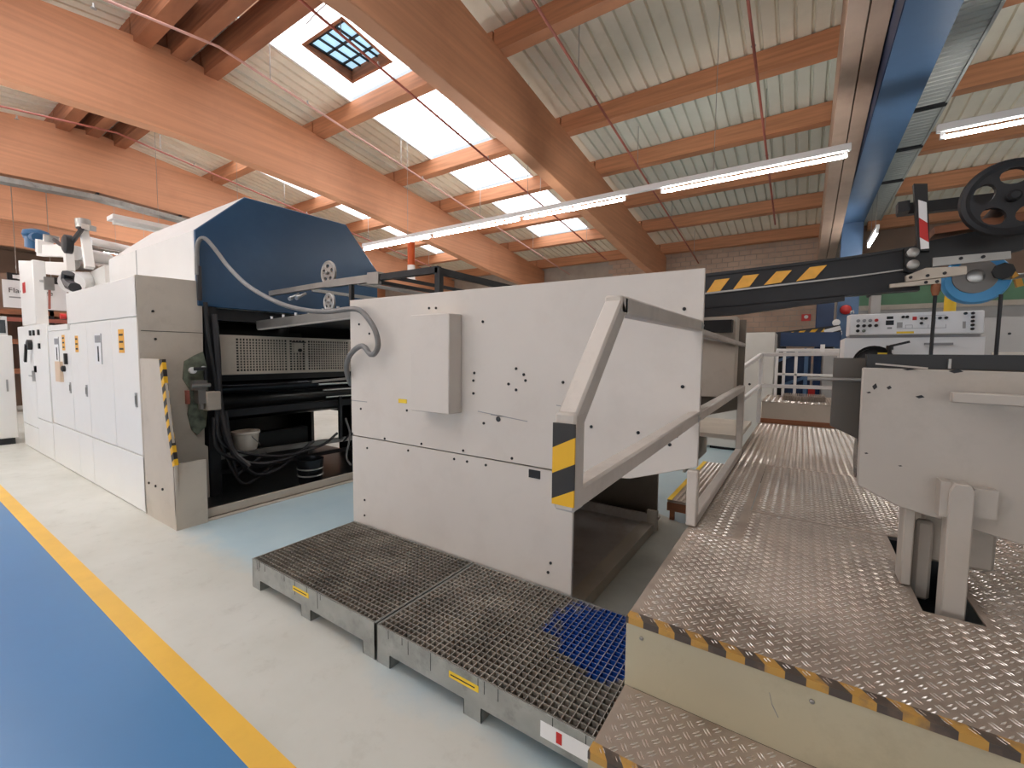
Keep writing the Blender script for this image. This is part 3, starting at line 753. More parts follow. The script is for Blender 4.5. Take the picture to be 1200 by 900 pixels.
# ---- roller gantry standing on the machine, with blue motor
rg = MB().box(-8.85, -8.15, 2.31, 3.2, 1.9, 2.45).build('roller_gantry', 'white_paint', pm)
rg['label'] = 'white roller gantry with blue motor above the switch cabinet'
MB().bar((-13.693, 2, 3.349), (-10.178, 2, 2.933), .1, .22).build('beam', 'white_paint', rg)
MB().bar((-12.043, 2, 3.465), (-10.113, 2, 3.23), .1, .2).build('beam', 'white_paint', rg)
MB().bar((-10.016, 1.98, 3.432), (-9.981, 1.98, 2.883), .16, .1).build('upright', 'white_paint', rg)
MB().bar((-9.129, 1.98, 3.511), (-9.018, 1.98, 3.168), .09, .08).bar((-9.011, 1.98, 3.205), (-8.908, 1.98, 2.829), .1, .1).build('upright', 'white_paint', rg)
for (p, q, r, m_) in (((-9.504, 2.1, 3.335), (-12.604, 3.6, 3.853), .07, 'white_plastic'), ((-9.519, 2.1, 3.257), (-12.725, 3.6, 3.772), .05, 'brushed'), ((-10.065, 2.05, 3.206), (-11.807, 2.9, 3.446), .12, 'white_plastic'), ((-10.153, 2.05, 3.036), (-11.728, 2.9, 3.268), .1, 'steel')):
    MB().cyl(p, q, r, 14).build('roller', m_, rg)
MB().cyl((-9.767, 1.95, 2.683), (-10.723, 2.5, 2.855), .17, 20).build('web_roll', 'white_plastic', rg)
MB().tube([(-8.763, 1.72, 2.699), (-8.829, 1.72, 2.609), (-8.71, 1.72, 2.527), (-8.459, 1.72, 2.472)], .07, 8).build('roll_cheek', 'rubber', rg)
MB().cyl((-12.247, 2, 3.745), (-12.303, 2, 3.544), .16, 14).cyl((-11.874, 1.95, 3.682), (-12.638, 1.95, 3.804), .08, 12).lathe((-12.251, 2, 3.729), (0, 0, 1), [(0, .17), (.04, .2), (.12, .18), (.16, .08)], 14).build('motor', 'motor_blue', rg)
MB().bar((-11.668, 2, 3.603), (-11.726, 2, 3.38), .2, .2).build('gearbox', 'white_paint', rg)
MB().cyl((-10.875, 1.95, 3.573), (-10.903, 1.95, 3.461), .1, 12).build('gear_cap', 'brushed', rg)
MB().lathe((-9.398, 1.9, 3.213), (0, -1, 0), [(0, .14), (.08, .14), (.1, .1)], 14).build('pulley', 'dark_metal', rg)
MB().tube(spline([(-10.391, 1.9, 3.424), (-9.986, 1.9, 3.289), (-9.489, 1.9, 3.237), (-9.096, 1.9, 3.311), (-8.816, 1.9, 3.369)]), .03, 7).build('cable', 'rubber', rg)
MB().cyl((-8.981, 1.95, 3.53), (-8.962, 1.95, 3.403), .09, 12).bar((-8.684, 1.9, 3.386), (-8.291, 1.9, 3.291), .07, .07).build('valve_head', 'brushed', rg)
MB().bar((-9.214, 1.6, 2.661), (-9.209, 1.6, 2.476), .06, .1).cyl((-9.379, 1.6, 2.626), (-9.385, 1.6, 2.602), .07, 10).build('hook_clamp', 'brushed', rg)
MB().cyl((-9.203, 1.6, 2.5), (-9.277, 1.6, 2.208), .015, 6).build('hook_rod', 'pipe_red', rg)
MB().bar((-10.243, 2.3, 2.786), (-9.404, 2.3, 2.825), .06, .3).build('side_arm', 'white_paint', rg)

# ---- hanging sign
sg = thing('hanging_sign', 'white hanging sign with the word Flachstanze on a dark bracket', 'sign', (-15, 2.37, 2.5))
box('board', 'sign_white', sg, -15.03, -15, 1.87, 2.9, 2.56, 3.18)
box('bracket', 'dark_metal', sg, -15.05, -14.98, 1.95, 2.75, 3.18, 3.34)
MB().lathe((-14.975, 2.12, 3.26), (1, 0, 0), [(0, .001), (.004, .05)], 12).build('number_disc', 'sign_white', sg)
MB().box(-14.98, -14.974, 2.03, 2.24, 3.22, 3.3).build('number_plate', 'sign_white', sg)
text('word', 'Flachstanze', .155, 'print_black', sg, (-14.997, 1.95, 2.9), (0, 1, 0), (0, 0, 1))
box('sub_line', 'print_grey', sg, -15, -14.998, 1.96, 2.5, 2.78, 2.81)
for y in (2.1, 2.65): MB().cyl((-15.02, y, 3.34), (-15.02, y, top(y) + .2), .008, 5).build('hanging_wire', 'steel', sg)
rk = thing('storage_rack', 'dark red and brown storage rack behind the switch cabinet', 'rack', (-17, 2.6, 0))
for z in (1.0, 1.75, 2.5):
    box('shelf', 'old_wood', rk, -17.5, -16.6, .2, 5.5, z, z + .12)
box('red_rail', 'pipe_red', rk, -16.62, -16.58, 2.0, 5.5, 2.32, 2.42)
for y in (.25, 2.9, 5.45): box('upright', 'dark_metal', rk, -17.5, -16.6, y - .04, y + .04, 0, 2.7)
box('back_board', 'wall_brown', rk, -17.53, -17.5, .2, 5.5, .1, 3.6)

# ---- grey hose from the hood to the delivery unit
hz = MB().tube(spline([(-5.26, 1.991, 2.394), (-5.26, 1.999, 2.657), (-5.24, 2.018, 2.753), (-5.2, 2.057, 2.765), (-5.1, 2.1, 2.657), (-4.9, 2.136, 2.461), (-4.6, 2.155, 2.268), (-4.25, 2.155, 2.129), (-3.9, 2.163, 2.023), (-3.6, 2.199, 1.966), (-3.35, 2.223, 1.949), (-3.017, 2.19, 1.951), (-2.863, 2.17, 1.929), (-2.751, 2.16, 1.858), (-2.674, 2.16, 1.767), (-2.646, 2.16, 1.671), (-2.676, 2.16, 1.607), (-2.736, 2.16, 1.594), (-2.828, 2.17, 1.653), (-2.912, 2.17, 1.639), (-3.023, 2.18, 1.572), (-3.087, 2.2, 1.488), (-3.136, 2.25, 1.401), (-3.241, 2.35, 1.334)]), .021, 9).build('cable_hose', 'hose_grey')
tag(hz, 'thick grey cable hose sagging from the blue hood to the cream panel', 'hose')
MB().cyl((-5.26, 2.009, 2.485), (-5.26, 2.005, 2.134), .024, 8).build('conduit_end', 'rubber', hz)

# ================================================================== DELIVERY UNIT (centre)
du = thing('delivery_unit', 'cream sheet-metal machine unit with large side panel and switch box', 'machine', (-1.9, 3.2, 0))
PYF = 2.25
up = MB().prism([(-3.1, PYF, .922), (-1.07, PYF, .922), (-.74, PYF, .945), (-.405, PYF, 1.06), (-.405, PYF, 2.02), (-3.1, PYF, 2.03)], (0, .02, 0)).build('upper_panel', 'panel_paint', du, bevel=.003)
lp = MB().box(-3.1, -1.07, PYF + .004, PYF + .024, .0, .914).build('lower_panel', 'panel_paint', du, bevel=.003)
scr = None
for c in [(-3.091, 2.25, 0.933), (-2.688, 2.25, 0.937), (-2.288, 2.25, 0.945), (-1.892, 2.25, 0.947), (-1.494, 2.25, 0.95), (-1.145, 2.25, 1.444), (-1.4, 2.25, 1.444), (-1.73, 2.25, 1.811), (-1.469, 2.25, 1.515), (-1.413, 2.25, 1.48), (-1.525, 2.25, 1.417), (-1.468, 2.25, 1.383), (-1.805, 2.25, 1.427), (-1.805, 2.25, 1.342), (-1.798, 2.25, 1.478), (-2.982, 2.25, 1.832), (-2.857, 2.25, 1.755), (-0.488, 2.25, 1.451), (-0.493, 2.25, 1.831), (-0.701, 2.25, 1.199), (-0.965, 2.25, 1.204), (-0.508, 2.25, 1.202), (-2.975, 2.25, 1.149), (-2.438, 2.25, 1.178), (-1.718, 2.25, 1.151), (-2.207, 2.25, 1.922), (-2.141, 2.25, 1.919), (-0.539, 2.25, 1.155)]:
    c = Vector(c)
    if scr is None: scr = MB().lathe((c.x, PYF, c.z), (0, -1, 0), [(0, .009), (.005, .009), (.008, .005)], 8).build('screw', 'dark_metal', du, origin=(c.x, PYF, c.z))
    else: share(scr, (c.x, PYF, c.z), du)
for c in [(-2.906, 2.25, 0.834), (-2.431, 2.25, 0.876), (-1.976, 2.25, 0.876), (-1.861, 2.25, 0.875), (-1.702, 2.25, 0.875), (-2.947, 2.25, 0.396), (-2.95, 2.25, 0.266), (-1.223, 2.25, 0.132), (-1.209, 2.25, 0.35), (-1.226, 2.25, 0.287)]:
    c = Vector(c); share(scr, (c.x, PYF + .004, c.z), du)
MB().lathe((-1.602, 2.25, 1.189), (0, -1, 0), [(0, .017), (.004, .017), (.006, .012)], 14).build('cable_grommet', 'rubber', du)
MB().box(-1.37, -1.29, PYF - .001, PYF + .004, .85, .9).build('cut_out', 'dark_metal', lp)
for c, w, h in zip([(-2.483, 2.25, 1.245), (-1.157, 2.25, 1.195)], (.09, .09), (.03, .022)):
    c = Vector(c); MB().box(c.x - w / 2, c.x + w / 2, PYF - .003, PYF, c.z - h / 2, c.z + h / 2).build('yellow_label', 'yellow_tag', du)
for a, b_ in zip([(-1.767, 2.249, 1.226), (-1.186, 2.249, 1.308), (-3.094, 2.249, 1.211), (-1.662, 2.249, 1.212)], [(-1.384, 2.249, 1.194), (-1.109, 2.249, 1.303), (-2.898, 2.249, 1.21), (-1.562, 2.249, 1.21)]):
    MB().bar(a, b_, .002, .005).build('scratch', 'print_grey', up)
sb = MB().box((-2.259, 2.12, 1.685)[0], (-1.906, 2.12, 1.682)[0], 2.12, PYF, 1.205, 1.865).build('switch_box', 'panel_paint', du, bevel=.006)
# rear side plate, tie beams, inner plates
MB().prism([(-3.1, 4.25, 0), (-1.12, 4.25, 0), (-1.12, 4.25, .95), (-.42, 4.25, 1.15), (-.42, 4.25, 1.92), (-3.1, 4.25, 1.92)], (0, .03, 0)).build('rear_panel', 'bronze_plate', du)
box('cross_plate', 'dark_metal', du, -3.05, -3.02, PYF + .03, 4.25, .3, 1.9)
box('cross_plate', 'dark_metal', du, -2.0, -1.97, PYF + .03, 4.25, .6, 1.9)
box('delivery_table', 'dark_metal', du, -2.95, -1.15, PYF + .03, 4.25, .96, 1.0)
MB().box(-2.6, -1.07, PYF + .03, 4.2, .05, .07).build('tray_floor', 'tray_sheet', du)
box('tray_back', 'tray_sheet', du, -2.6, -1.1, 3.93, 3.95, .07, .16)
MB().box(-1.17, -1.06, PYF + .03, 3.95, .07, .085).box(-1.075, -1.06, PYF + .03, 3.95, 0, .07).build('tray_edge', 'beige_paint', du)
box('tray_flap', 'beige_paint', du, -1.12, -1.03, 3.92, 3.96, .02, .2)
# inner housing seen past the panel's right edge
ih = box('inner_housing', 'beige_paint', du, -1.0, -.465, 4.0, 4.2, 1.26, 1.93, bevel=.004)
box('dark_window', 'black_paint', ih, -.8, -.49, 3.92, 4.0, 1.8, 1.9)
MB().bar((-.9, 3.97, 1.79), (-.465, 3.97, 1.71), .03, .02).build('guide_bar', 'steel', ih)
box('lower_shelf', 'beige_paint', du, -.9, -.44, 4.3, 5.4, .86, .9)
MB().box(-.9, -.88, 4.3, 5.4, .5, .86).build('shelf_wall', 'beige_paint', du)

# ---- guide frame over the delivery unit
gf = thing('guide_frame', 'grey bar frame with spoked handwheel above the cream side panel', 'frame', (-3.2, 2.6, 2.03))
MB().bar((-4.806, 2.5, 2.232), (-3.76, 2.5, 2.248), .04, .05).build('side_bar', 'brushed', gf)
MB().bar((-3.76, 2.5, 2.248), (-3.02, 2.5, 2.246), .045, .065).build('side_bar', 'brushed', gf)
MB().bar((-3.154, 2.5, 2.243), (-3.01, 2.5, 2.238), .07, .1).build('clamp_block', 'brushed', gf)
MB().bar((-3.01, 2.5, 2.245), (-2.343, 2.5, 2.244), .045, .05).build('side_bar', 'dark_metal', gf)
MB().bar((-2.347, 2.5, 2.257), ((-2.348, 2.5, 2.089)[0], 2.5, 2.03), .05, .045).build('post', 'dark_metal', gf)
MB().bar((-3.413, 2.5, 2.251), ((-3.417, 2.5, 2.091)[0], 2.5, 2.03), .035, .035).build('post', 'dark_metal', gf)
for k, a in enumerate([(-3.031, 2.5, 2.268), (-3.021, 2.5, 2.203), (-3.318, 2.5, 2.22), (-4.027, 2.5, 2.212)]):
    a = Vector(a); MB().bar(a, (a.x, 4.2, a.z), .025, .03).build('guide_rail', 'steel' if k > 1 else 'dark_metal', gf)
a = Vector((-2.343, 2.5, 2.231)); MB().bar(a, (a.x, 4.2, a.z), .04, .05).build('guide_rail', 'dark_metal', gf)
for a in [(-4.266, 2.5, 2.187), (-4.145, 2.5, 2.187)]:
    a = Vector(a); MB().cyl(a, (a.x + .04, a.y - .1, a.z - .05), .014, 8).lathe((a.x + .04, a.y - .1, a.z - .05), (.3, -.8, -.4), [(0, .02), (.03, .02)], 8).build('clamp_screw', 'steel', gf)
def handwheel(name, c, R, axis, mname, parent, spokes=5, depth=.02, hole=.62, hole_r=.17):
    """disc wheel with round openings between hub and rim."""
    c = Vector(c); ax = Vector(axis).normalized(); ux = ax.cross(Vector((0, 0, 1))).normalized() * -1; uy = Vector((0, 0, 1))
    ux = uy.cross(ax).normalized()
    n = 40; outer = [(R * .97 * math.cos(2 * math.pi * i / n), R * .97 * math.sin(2 * math.pi * i / n)) for i in range(n)]
    holes = []
    for s in range(spokes):
        a0 = 2 * math.pi * s / spokes + math.pi / 2
        holes.append([(R * (hole * math.cos(a0) + hole_r * 1.25 * (math.cos(t) * -math.sin(a0)) + hole_r * math.sin(t) * math.cos(a0)), R * (hole * math.sin(a0) + hole_r * 1.25 * math.cos(t) * math.cos(a0) + hole_r * math.sin(t) * math.sin(a0))) for t in [2 * math.pi * i / 14 for i in range(14)]])
    w = MB().plate_holes(c - ax * depth / 2, ux, uy, depth, outer, holes).build(name, mname, parent, smooth=False)
    MB().tube([c + (ux * math.cos(2 * math.pi * i / n) + uy * math.sin(2 * math.pi * i / n)) * R for i in range(n + 1)], depth * .75, 8, cap=False).build('rim', mname, w)
    MB().lathe(c - ax * depth * 1.4, ax, [(0, R * .16), (depth * 2.8, R * .16), (depth * 3.2, R * .1)], 14).build('hub', mname, w)
    return w
handwheel('handwheel', (-3.847, 2.56, 2.369), .105, (0, -1, 0), 'brushed', gf, 5, .018)
handwheel('handwheel', (-3.752, 2.5, 2.08), .075, (0, -1, 0), 'steel', gf, 5, .018)
# feed tray below the hose
ft = thing('feed_tray', 'grey inclined feed tray under the hose left of the cream panel', 'tray', (-3.6, 2.6, 1.8))
pa, pb = Vector((-5.3, 2.6, 1.915)), Vector((-3.557, 2.6, 1.984))
MB().bar(pa, pb, .03, .09).build('side_bar', 'brushed', ft)
MB().bar(pa + Vector((0, .02, -.05)), pb + Vector((0, .02, -.05)), .05, .014).build('lower_strip', 'panel_paint', ft)
MB().prism([pa + Vector((0, 0, .03)), pb + Vector((0, 0, .03)), pb + Vector((0, 1.3, .03)), pa + Vector((0, 1.3, .03))], (0, 0, .01)).build('tray_plate', 'dark_metal', ft)
MB().bar(pa + Vector((0, 1.3, 0)), pb + Vector((0, 1.3, 0)), .03, .09).build('side_bar', 'brushed', ft)
for k in range(6): MB().cyl(pa.lerp(pb, .18 + .14 * k) + Vector((0, 0, .04)), pa.lerp(pb, .18 + .14 * k) + Vector((0, 0, .075)), .013, 8).build('bolt', 'white_plastic', ft)
MB().bar(pb + Vector((-.02, .6, 0)), pb + Vector((.45, .6, -.1)), .3, .05).build('support_arm', 'dark_metal', ft)

# ================================================================== SPILL PALLETS
def pallet(label, x0, ink):
    x1, y0, y1, zt = x0 + 1.27, 1.42, 2.235, .2
    t = thing('spill_pallet', label, 'pallet', ((x0 + x1) / 2, (y0 + y1) / 2, 0), 'spill pallets in front of the cream panel')
    s = MB()
    s.box(x0, x1, y0, y0 + .006, .07, zt).box(x0, x1, y1 - .006, y1, .07, zt).box(x0, x0 + .006, y0, y1, .07, zt).box(x1 - .006, x1, y0, y1, .07, zt)
    s.build('sump_wall', 'galvanised', t)
    box('sump_floor', 'sump_inky' if ink else 'sump_dark', t, x0 + .006, x1 - .006, y0 + .006, y1 - .006, .07, .155)
    for xx in (x0, (x0 + x1) / 2 - .05, x1 - .1):
        MB().box(xx, xx + .1, y0, y0 + .004, 0, .07).box(xx, xx + .1, y1 - .004, y1, 0, .07).box(xx, xx + .004, y0, y1, 0, .07).box(xx + .096, xx + .1, y0, y1, 0, .07).build('foot', 'galvanised', t)
    g = MB(); nx, ny = 38, 24
    for i in range(nx + 1):
        x = x0 + .012 + (1.246) * i / nx; g.box(x - .002, x + .002, y0 + .01, y1 - .01, zt - .025, zt)
    for j in range(ny + 1):
        y = y0 + .012 + .791 * j / ny; g.box(x0 + .01, x1 - .01, y - .0015, y + .0015, zt - .022, zt - .001)
    stuff(g.build('grating', 'grating_inky' if ink else 'grating_metal', t, smooth=False))
    lb = MB().box(x0 + .5, x0 + .67, y0 - .002, y0, .135, .165).build('yellow_label', 'yellow_tag', t)
    MB().box(x0 + .51, x0 + .65, y0 - .0025, y0 - .002, .147, .153).build('print_line', 'print_black', lb)
    if ink:
        wl_ = MB().box(x0 + .98, x0 + 1.2, y0 - .002, y0, .1, .165).build('delivery_label', 'white_plastic', t)
        MB().box(x0 + 1.05, x0 + 1.075, y0 - .003, y0 - .002, .11, .155).build('print_mark', 'red_plastic', wl_)
    # dried ink runs down the front
    for k in range(9):
        x = x0 + random.uniform(.02, 1.2); l = random.uniform(.03, .1)
        MB().box(x - .0015, x + .0015, y0 - .001, y0, zt - l, zt).build('ink_run', 'black_paint', t)
    return t
pallet('galvanised spill pallet with plain dirty grating in front of the cream panel', -3.06, False)
pallet('galvanised spill pallet with blue ink in its grating beside the steps', -1.775, True)

# ================================================================== STEP RAILING
sr = thing('step_railing', 'cream handrail with hazard-striped front end along the platform edge', 'railing', (-.42, 2.5, .76))
RX = -.425
def rail(pts, name='rail', m='rail_paint', w=.045, h=.05, par=None):
    b = MB()
    for p, q in zip(pts, pts[1:]): b.bar(p, q, w, h, up=(1, 0, 0))
    for p in pts[1:-1]: b.box(p[0] - h / 2, p[0] + h / 2, p[1] - w / 2, p[1] + w / 2, p[2] - w / 2, p[2] + w / 2)
    return b.build(name, m, par or sr, bevel=.006)
rail([(RX, 2.245, 1.745), (RX, 1.14, 1.735), (RX, .872, 1.455)], 'top_rail', w=.05, h=.05)
fr_ = rail([(RX, .872, 1.475), (RX, .872, 1.255)], 'front_end', w=.05, h=.052)
MB().box(RX - .027, RX + .027, .842, .846, 1.27, 1.452).build('hazard_tape', 'hazard_rail', fr_)
rail([(RX, .87, 1.28), (RX, 2.245, 1.31)], 'lower_rail', w=.05, h=.05)
rail([(RX, 2.275, 1.31), (RX, 4.2, 1.335)], 'lower_rail', w=.05, h=.05)
rail([(RX, 2.26, .765), (RX, 2.26, 1.042)], 'post', w=.05, h=.05)
rail([(RX, 4.16, .765), (RX, 4.16, 1.33)], 'post', w=.05, h=.05)
rail([(RX, 2.26, .79), (RX, 4.2, .79)], 'base_rail', w=.05, h=.05)
rail([(RX, 2.3, 1.72), (RX, 4.2, 1.7)], 'top_rail', w=.03, h=.03)
for z in (1.745, 1.305): MB().lathe((-.41, 2.2, z), (0, -1, 0), [(0, .02), (.012, .02)], 8).build('bolt', 'brushed', sr)

# ================================================================== PLATFORM
pf = thing('work_platform', 'raised checker-plate platform with cream-faced steps and hazard tape', 'platform', (.8, 3.5, 0))
PX0, PX1, PZ = -.437, 2.4, .76
def bumps(x0, x1, y0, y1, z, pitch=.045):
    """raised almond lugs in two alternating directions."""
    b = MB(); i = 0
    nx = int((x1 - x0) / pitch); ny = int((y1 - y0) / (pitch / 2))
    for j in range(ny):
        for k in range(nx):
            x = x0 + (k + .5 + (.5 if j % 2 else 0)) * pitch; y = y0 + (j + .5) * pitch / 2
            if x > x1 - .02: continue
            s = 1 if j % 2 else -1
            a = math.radians(50) * s; c, sn = math.cos(a), math.sin(a); L, W, Hh = .0133, .003, .0022
            for o in (-.0047, .0047):
                def P(u, v, w): return (x + u * c - (v + o) * sn, y + u * sn + (v + o) * c, z + w)
                b._add([P(-L, 0, 0), P(0, -W, 0), P(L, 0, 0), P(0, W, 0), P(-L * .55, 0, Hh), P(L * .55, 0, Hh)], [(0, 1, 4), (1, 5, 4), (1, 2, 5), (2, 3, 5), (3, 4, 5), (3, 0, 4)])
    return b
def plate(x0, x1, y0, y1, z=PZ, lug=None):
    p = box('checker_plate', 'plate_steel', pf, x0 + .002, x1 - .002, y0 + .002, y1 - .002, z - .006, z)
    lx1 = min(x1, lug) if lug else x1
    stuff(bumps(x0 + .01, lx1 - .01, y0 + .01, y1 - .01, z).build('lugs', 'tread_bump', p, smooth=False))
    return p
# near plate, notched where the feeder stands
np_ = MB().prism([(PX0, 1.337, PZ - .006), (PX1, 1.337, PZ - .006), (PX1, 2.678, PZ - .006), (.52, 2.678, PZ - .006), (.52, 1.93, PZ - .006), (.37, 1.93, PZ - .006), (.37, 2.678, PZ - .006), (-.202, 2.678, PZ - .006), (-.202, 2.198, PZ - .006), (PX0, 2.198, PZ - .006)], (0, 0, .006)).build('checker_plate', 'plate_steel', pf, smooth=False)
lug = bumps(PX0 + .01, 1.5, 1.347, 2.67, PZ)
kf = [i for i, f in enumerate(lug.f) if not (all(.35 < lug.v[k][0] < .54 and lug.v[k][1] > 1.91 for k in f[:1]) or (lug.v[f[0]][0] < -.19 and lug.v[f[0]][1] > 2.18))]
keep = MB()
for i in kf:
    f = lug.f[i]; keep._add([lug.v[k] for k in f], [tuple(range(len(f)))])
stuff(keep.build('lugs', 'tread_bump', np_, smooth=False))
plate(PX0, -.2, 2.2, 3.9)
plate(-.2, PX1, 2.68, 3.9, lug=1.7)
plate(PX0, PX1, 3.9, 6.38, lug=1.9)
bd = MB()
bd.box(PX0 + .02, PX1, 1.36, 1.4, 0, .75).box(PX0 + .02, PX0 + .06, 1.4, 6.38, .6, .75).box(PX1 - .04, PX1, 1.4, 6.38, 0, .75)
for y in (2.2, 4.2, 6.3): bd.box(PX0 + .03, PX0 + .08, y, y + .05, 0, .6)
for y in (2.67, 3.9, 5.2): bd.box(PX0 + .06, PX1 - .04, y - .03, y + .03, .68, .753)
bd.build('under_frame', 'dark_metal', pf)
st = [(1.337, .76), (1.045, .53), (.755, .27)]
for k, (y, z) in enumerate(st):
    zb = st[k + 1][1] if k + 1 < len(st) else 0
    kp = box('riser_panel', 'cream_step', pf, PX0, PX1, y, y + .012, zb, z - .006)
    for x in (PX0 + .05, 0.06, .6): MB().lathe((x, y, z - .055), (0, -1, 0), [(0, .006), (.004, .006), (.006, .003)], 8).build('screw', 'brushed', kp)
    if k: plate(PX0, PX1, y, st[k - 1][0], z, lug=1.2)
    MB().box(PX0, PX1, y - .001, y + .035, z - .001, z + .0012).box(PX0, PX1, y - .0025, y - .001, z - .02, z + .0012).build('hazard_tape', 'hazard_edge', pf)
box('step_side', 'cream_step', pf, PX0, PX0 + .015, 1.045, 1.337, 0, .52)
box('step_side', 'cream_step', pf, PX0, PX0 + .015, .755, 1.045, 0, .26)
MB().bar((-.035, 1.336, .685), (-.028, 1.336, .655), .001, .0018).bar((-.028, 1.336, .655), (-.012, 1.336, .625), .001, .0018).build('scuff', 'print_grey', pf)

# ================================================================== FEEDER (right)
fd = thing('sheet_feeder', 'beige feeder cover plate on stout legs standing on the checker platform', 'machine', (.6, 2.2, .76))
CY = 2.06
cv = MB().prism([(.185, CY, 1.565), (.19, CY, 1.125), (.31, CY, 1.065), (.62, CY, 1.0), (1.5, CY, .93), (1.5, CY, 1.55)], (0, .03, 0)).build('cover_plate', 'feeder_paint', fd, bevel=.004)
for c, w, h in zip([(0.223, 2.06, 1.497), (0.207, 2.06, 1.474), (0.347, 2.06, 1.467), (0.263, 2.06, 1.495), (0.308, 2.06, 1.215), (0.211, 2.06, 1.248), (0.432, 2.06, 1.559), (0.313, 2.06, 1.562)], (0.00744, 0.00744, 0.0124, 0.00744, 0.0062, 0.0062, 0.0186, 0.0186), (0.0124, 0.00372, 0.0062, 0.00744, 0.00248, 0.0031, 0.00744, 0.00372)):
    c = Vector(c); MB().prism([(c.x - w, CY - .001, c.z), (c.x - w * .2, CY - .001, c.z - h), (c.x + w, CY - .001, c.z - h * .2), (c.x + w * .3, CY - .001, c.z + h)], (0, .002, 0)).build('paint_chip', 'dark_metal', cv)
box('top_rail', 'black_paint', fd, .2, 1.5, 2.1, 2.16, 1.565, 1.615)
MB().box(.419, .426, 2.09, 2.1, 1.567, 1.6).build('rail_clip', 'brushed', fd)
MB().bar((.22, 2.05, 1.58), (.36, 2.05, 1.567), .008, .006).build('cover_lip', 'feeder_paint', fd)
MB().prism([(.11, 2.3, 1.6), (.11, 2.3, 1.31), (.23, 2.3, 1.25), (1.4, 2.3, 1.25), (1.4, 2.3, 1.6)], (0, .04, 0)).build('inner_plate', 'brown_plate', fd)
MB().cyl((.02, 2.28, 1.51), (.3, 2.28, 1.51), .008, 8).build('guide_rod', 'steel', fd)
MB().bar((.41, 1.99, 1.475), (.9, 1.99, 1.468), .03, .035).box(.5, .53, 2.0, CY, 1.455, 1.49).build('grab_bar', 'feeder_paint', fd, bevel=.004)
MB().cyl((.21, 2.4, 1.17), (1.4, 2.4, 1.17), .09, 20).build('roller', 'roller_dark', fd)
lg = MB().prism([(.425, 1.985, .6), (.485, 1.985, .6), (.485, 1.985, 1.165), (.475, 1.985, 1.19), (.435, 1.985, 1.19), (.425, 1.985, 1.165)], (0, .07, 0)).build('leg', 'feeder_paint', fd, bevel=.004)
MB().box(.405, .43, 2.0, CY, 1.07, 1.19).build('leg_bracket', 'feeder_paint', fd)
MB().box(.49, .545, 2.02, CY, 1.08, 1.175).build('leg_bracket', 'feeder_paint', fd)
MB().box(.335, .366, 2.1, 2.2, .767, 1.2).build('leg', 'feeder_paint', fd, bevel=.004)
MB().box(.4, .6, 2.2, 2.36, .84, 1.05).box(.38, .43, 2.16, 2.2, .7, 1.0).build('gear_housing', 'feeder_paint', fd, bevel=.01)
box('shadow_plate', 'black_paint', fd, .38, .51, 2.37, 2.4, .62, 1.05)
box('floor_socket', 'black_paint', fd, .38, .515, 1.94, 2.41, .6, .62)

# ================================================================== CONSOLE
cs = thing('control_console', 'white operating console with sloping button panel behind the feeder', 'console', (.65, 4.2, .76))
KX0, KX1, KY = .27, .955, 4.0
MB().prism([(KX0, KY, 1.765), (KX0, KY + .02, 1.915), (KX0, KY + .3, 1.93), (KX0, KY + .3, 1.765)], (KX1 - KX0, 0, 0)).build('button_panel', 'console_paint', cs, bevel=.006)
box('shadow_gap', 'print_grey', cs, KX0 + .005, KX1 - .01, KY + .03, KY + .3, 1.745, 1.765)
bdy = MB().plate_holes((KX0 - .02, KY + .05, 1.25), (1, 0, 0), (0, 0, 1), .02, [(0, 0), (.72, 0), (.72, .495), (0, .495)], [[(.17 + .12 * math.cos(t), .32 + .12 * math.sin(t)) for t in [2 * math.pi * i / 24 for i in range(24)]]]).build('body_front', 'console_paint', cs, smooth=False)
box('body', 'console_paint', cs, KX0 - .02, KX1 - .0, KY + .05, KY + .55, 1.25, 1.3)
box('pedestal', 'console_paint', cs, .56, .92, KY + .1, KY + .5, .767, 1.25)
box('body_back', 'black_paint', cs, KX0 - .02, KX1, KY + .5, KY + .55, 1.3, 1.745)
box('body_side', 'console_paint', cs, KX0 - .02, KX0 - .005, KY + .05, KY + .5, 1.3, 1.745)
box('body_side', 'console_paint', cs, KX1 - .015, KX1, KY + .05, KY + .5, 1.3, 1.745)
MB().lathe((KX0 + .15, KY + .12, 1.57), (0, -1, 0), [(0, .1), (.05, .1), (.06, .08)], 24).build('dial_opening', 'black_paint', cs)
MB().cyl((.5, KY, 1.6), (.5, KY, 1.69), .012, 8).bar((.5, KY, 1.685), (.6, KY - .02, 1.715), .02, .015).lathe((.5, KY, 1.66), (0, 0, 1), [(0, .02), (.03, .02)], 10).build('lever', 'black_paint', cs)
MB().bar((.68, KY + .02, 1.7), (.82, KY + .02, 1.7), .015, .015).build('slot_strip', 'print_grey', cs)
box('yellow_label', 'yellow_tag', cs, .44, .5, KY + .024, KY + .03, 1.61, 1.64)
def knob(x, z, r, m):
    y = KY + (z - 1.765) * .02 / .15
    MB().lathe((x, y, z), (0, -1, 0), [(0, r), (.012, r), (.016, r * .7)], 12).build('button', m, cs)
for k, x in enumerate((.318, .352, .385, .419)):
    knob(x, 1.868, .011, 'red_plastic' if k == 3 else 'print_grey'); knob(x, 1.831, .011, 'print_black')
    if k < 2: knob(x, 1.795, .011, 'print_black' if k == 0 else 'dark_green')
for x, z in ((.561, 1.886), (.582, 1.886), (.655, 1.872), (.677, 1.872), (.715, 1.872), (.746, 1.872), (.776, 1.872), (.655, 1.84), (.866, 1.897)): knob(x, z, .009, 'print_black')
for k in range(5): knob(.9, 1.897 - k * .0255, .009, 'print_black')
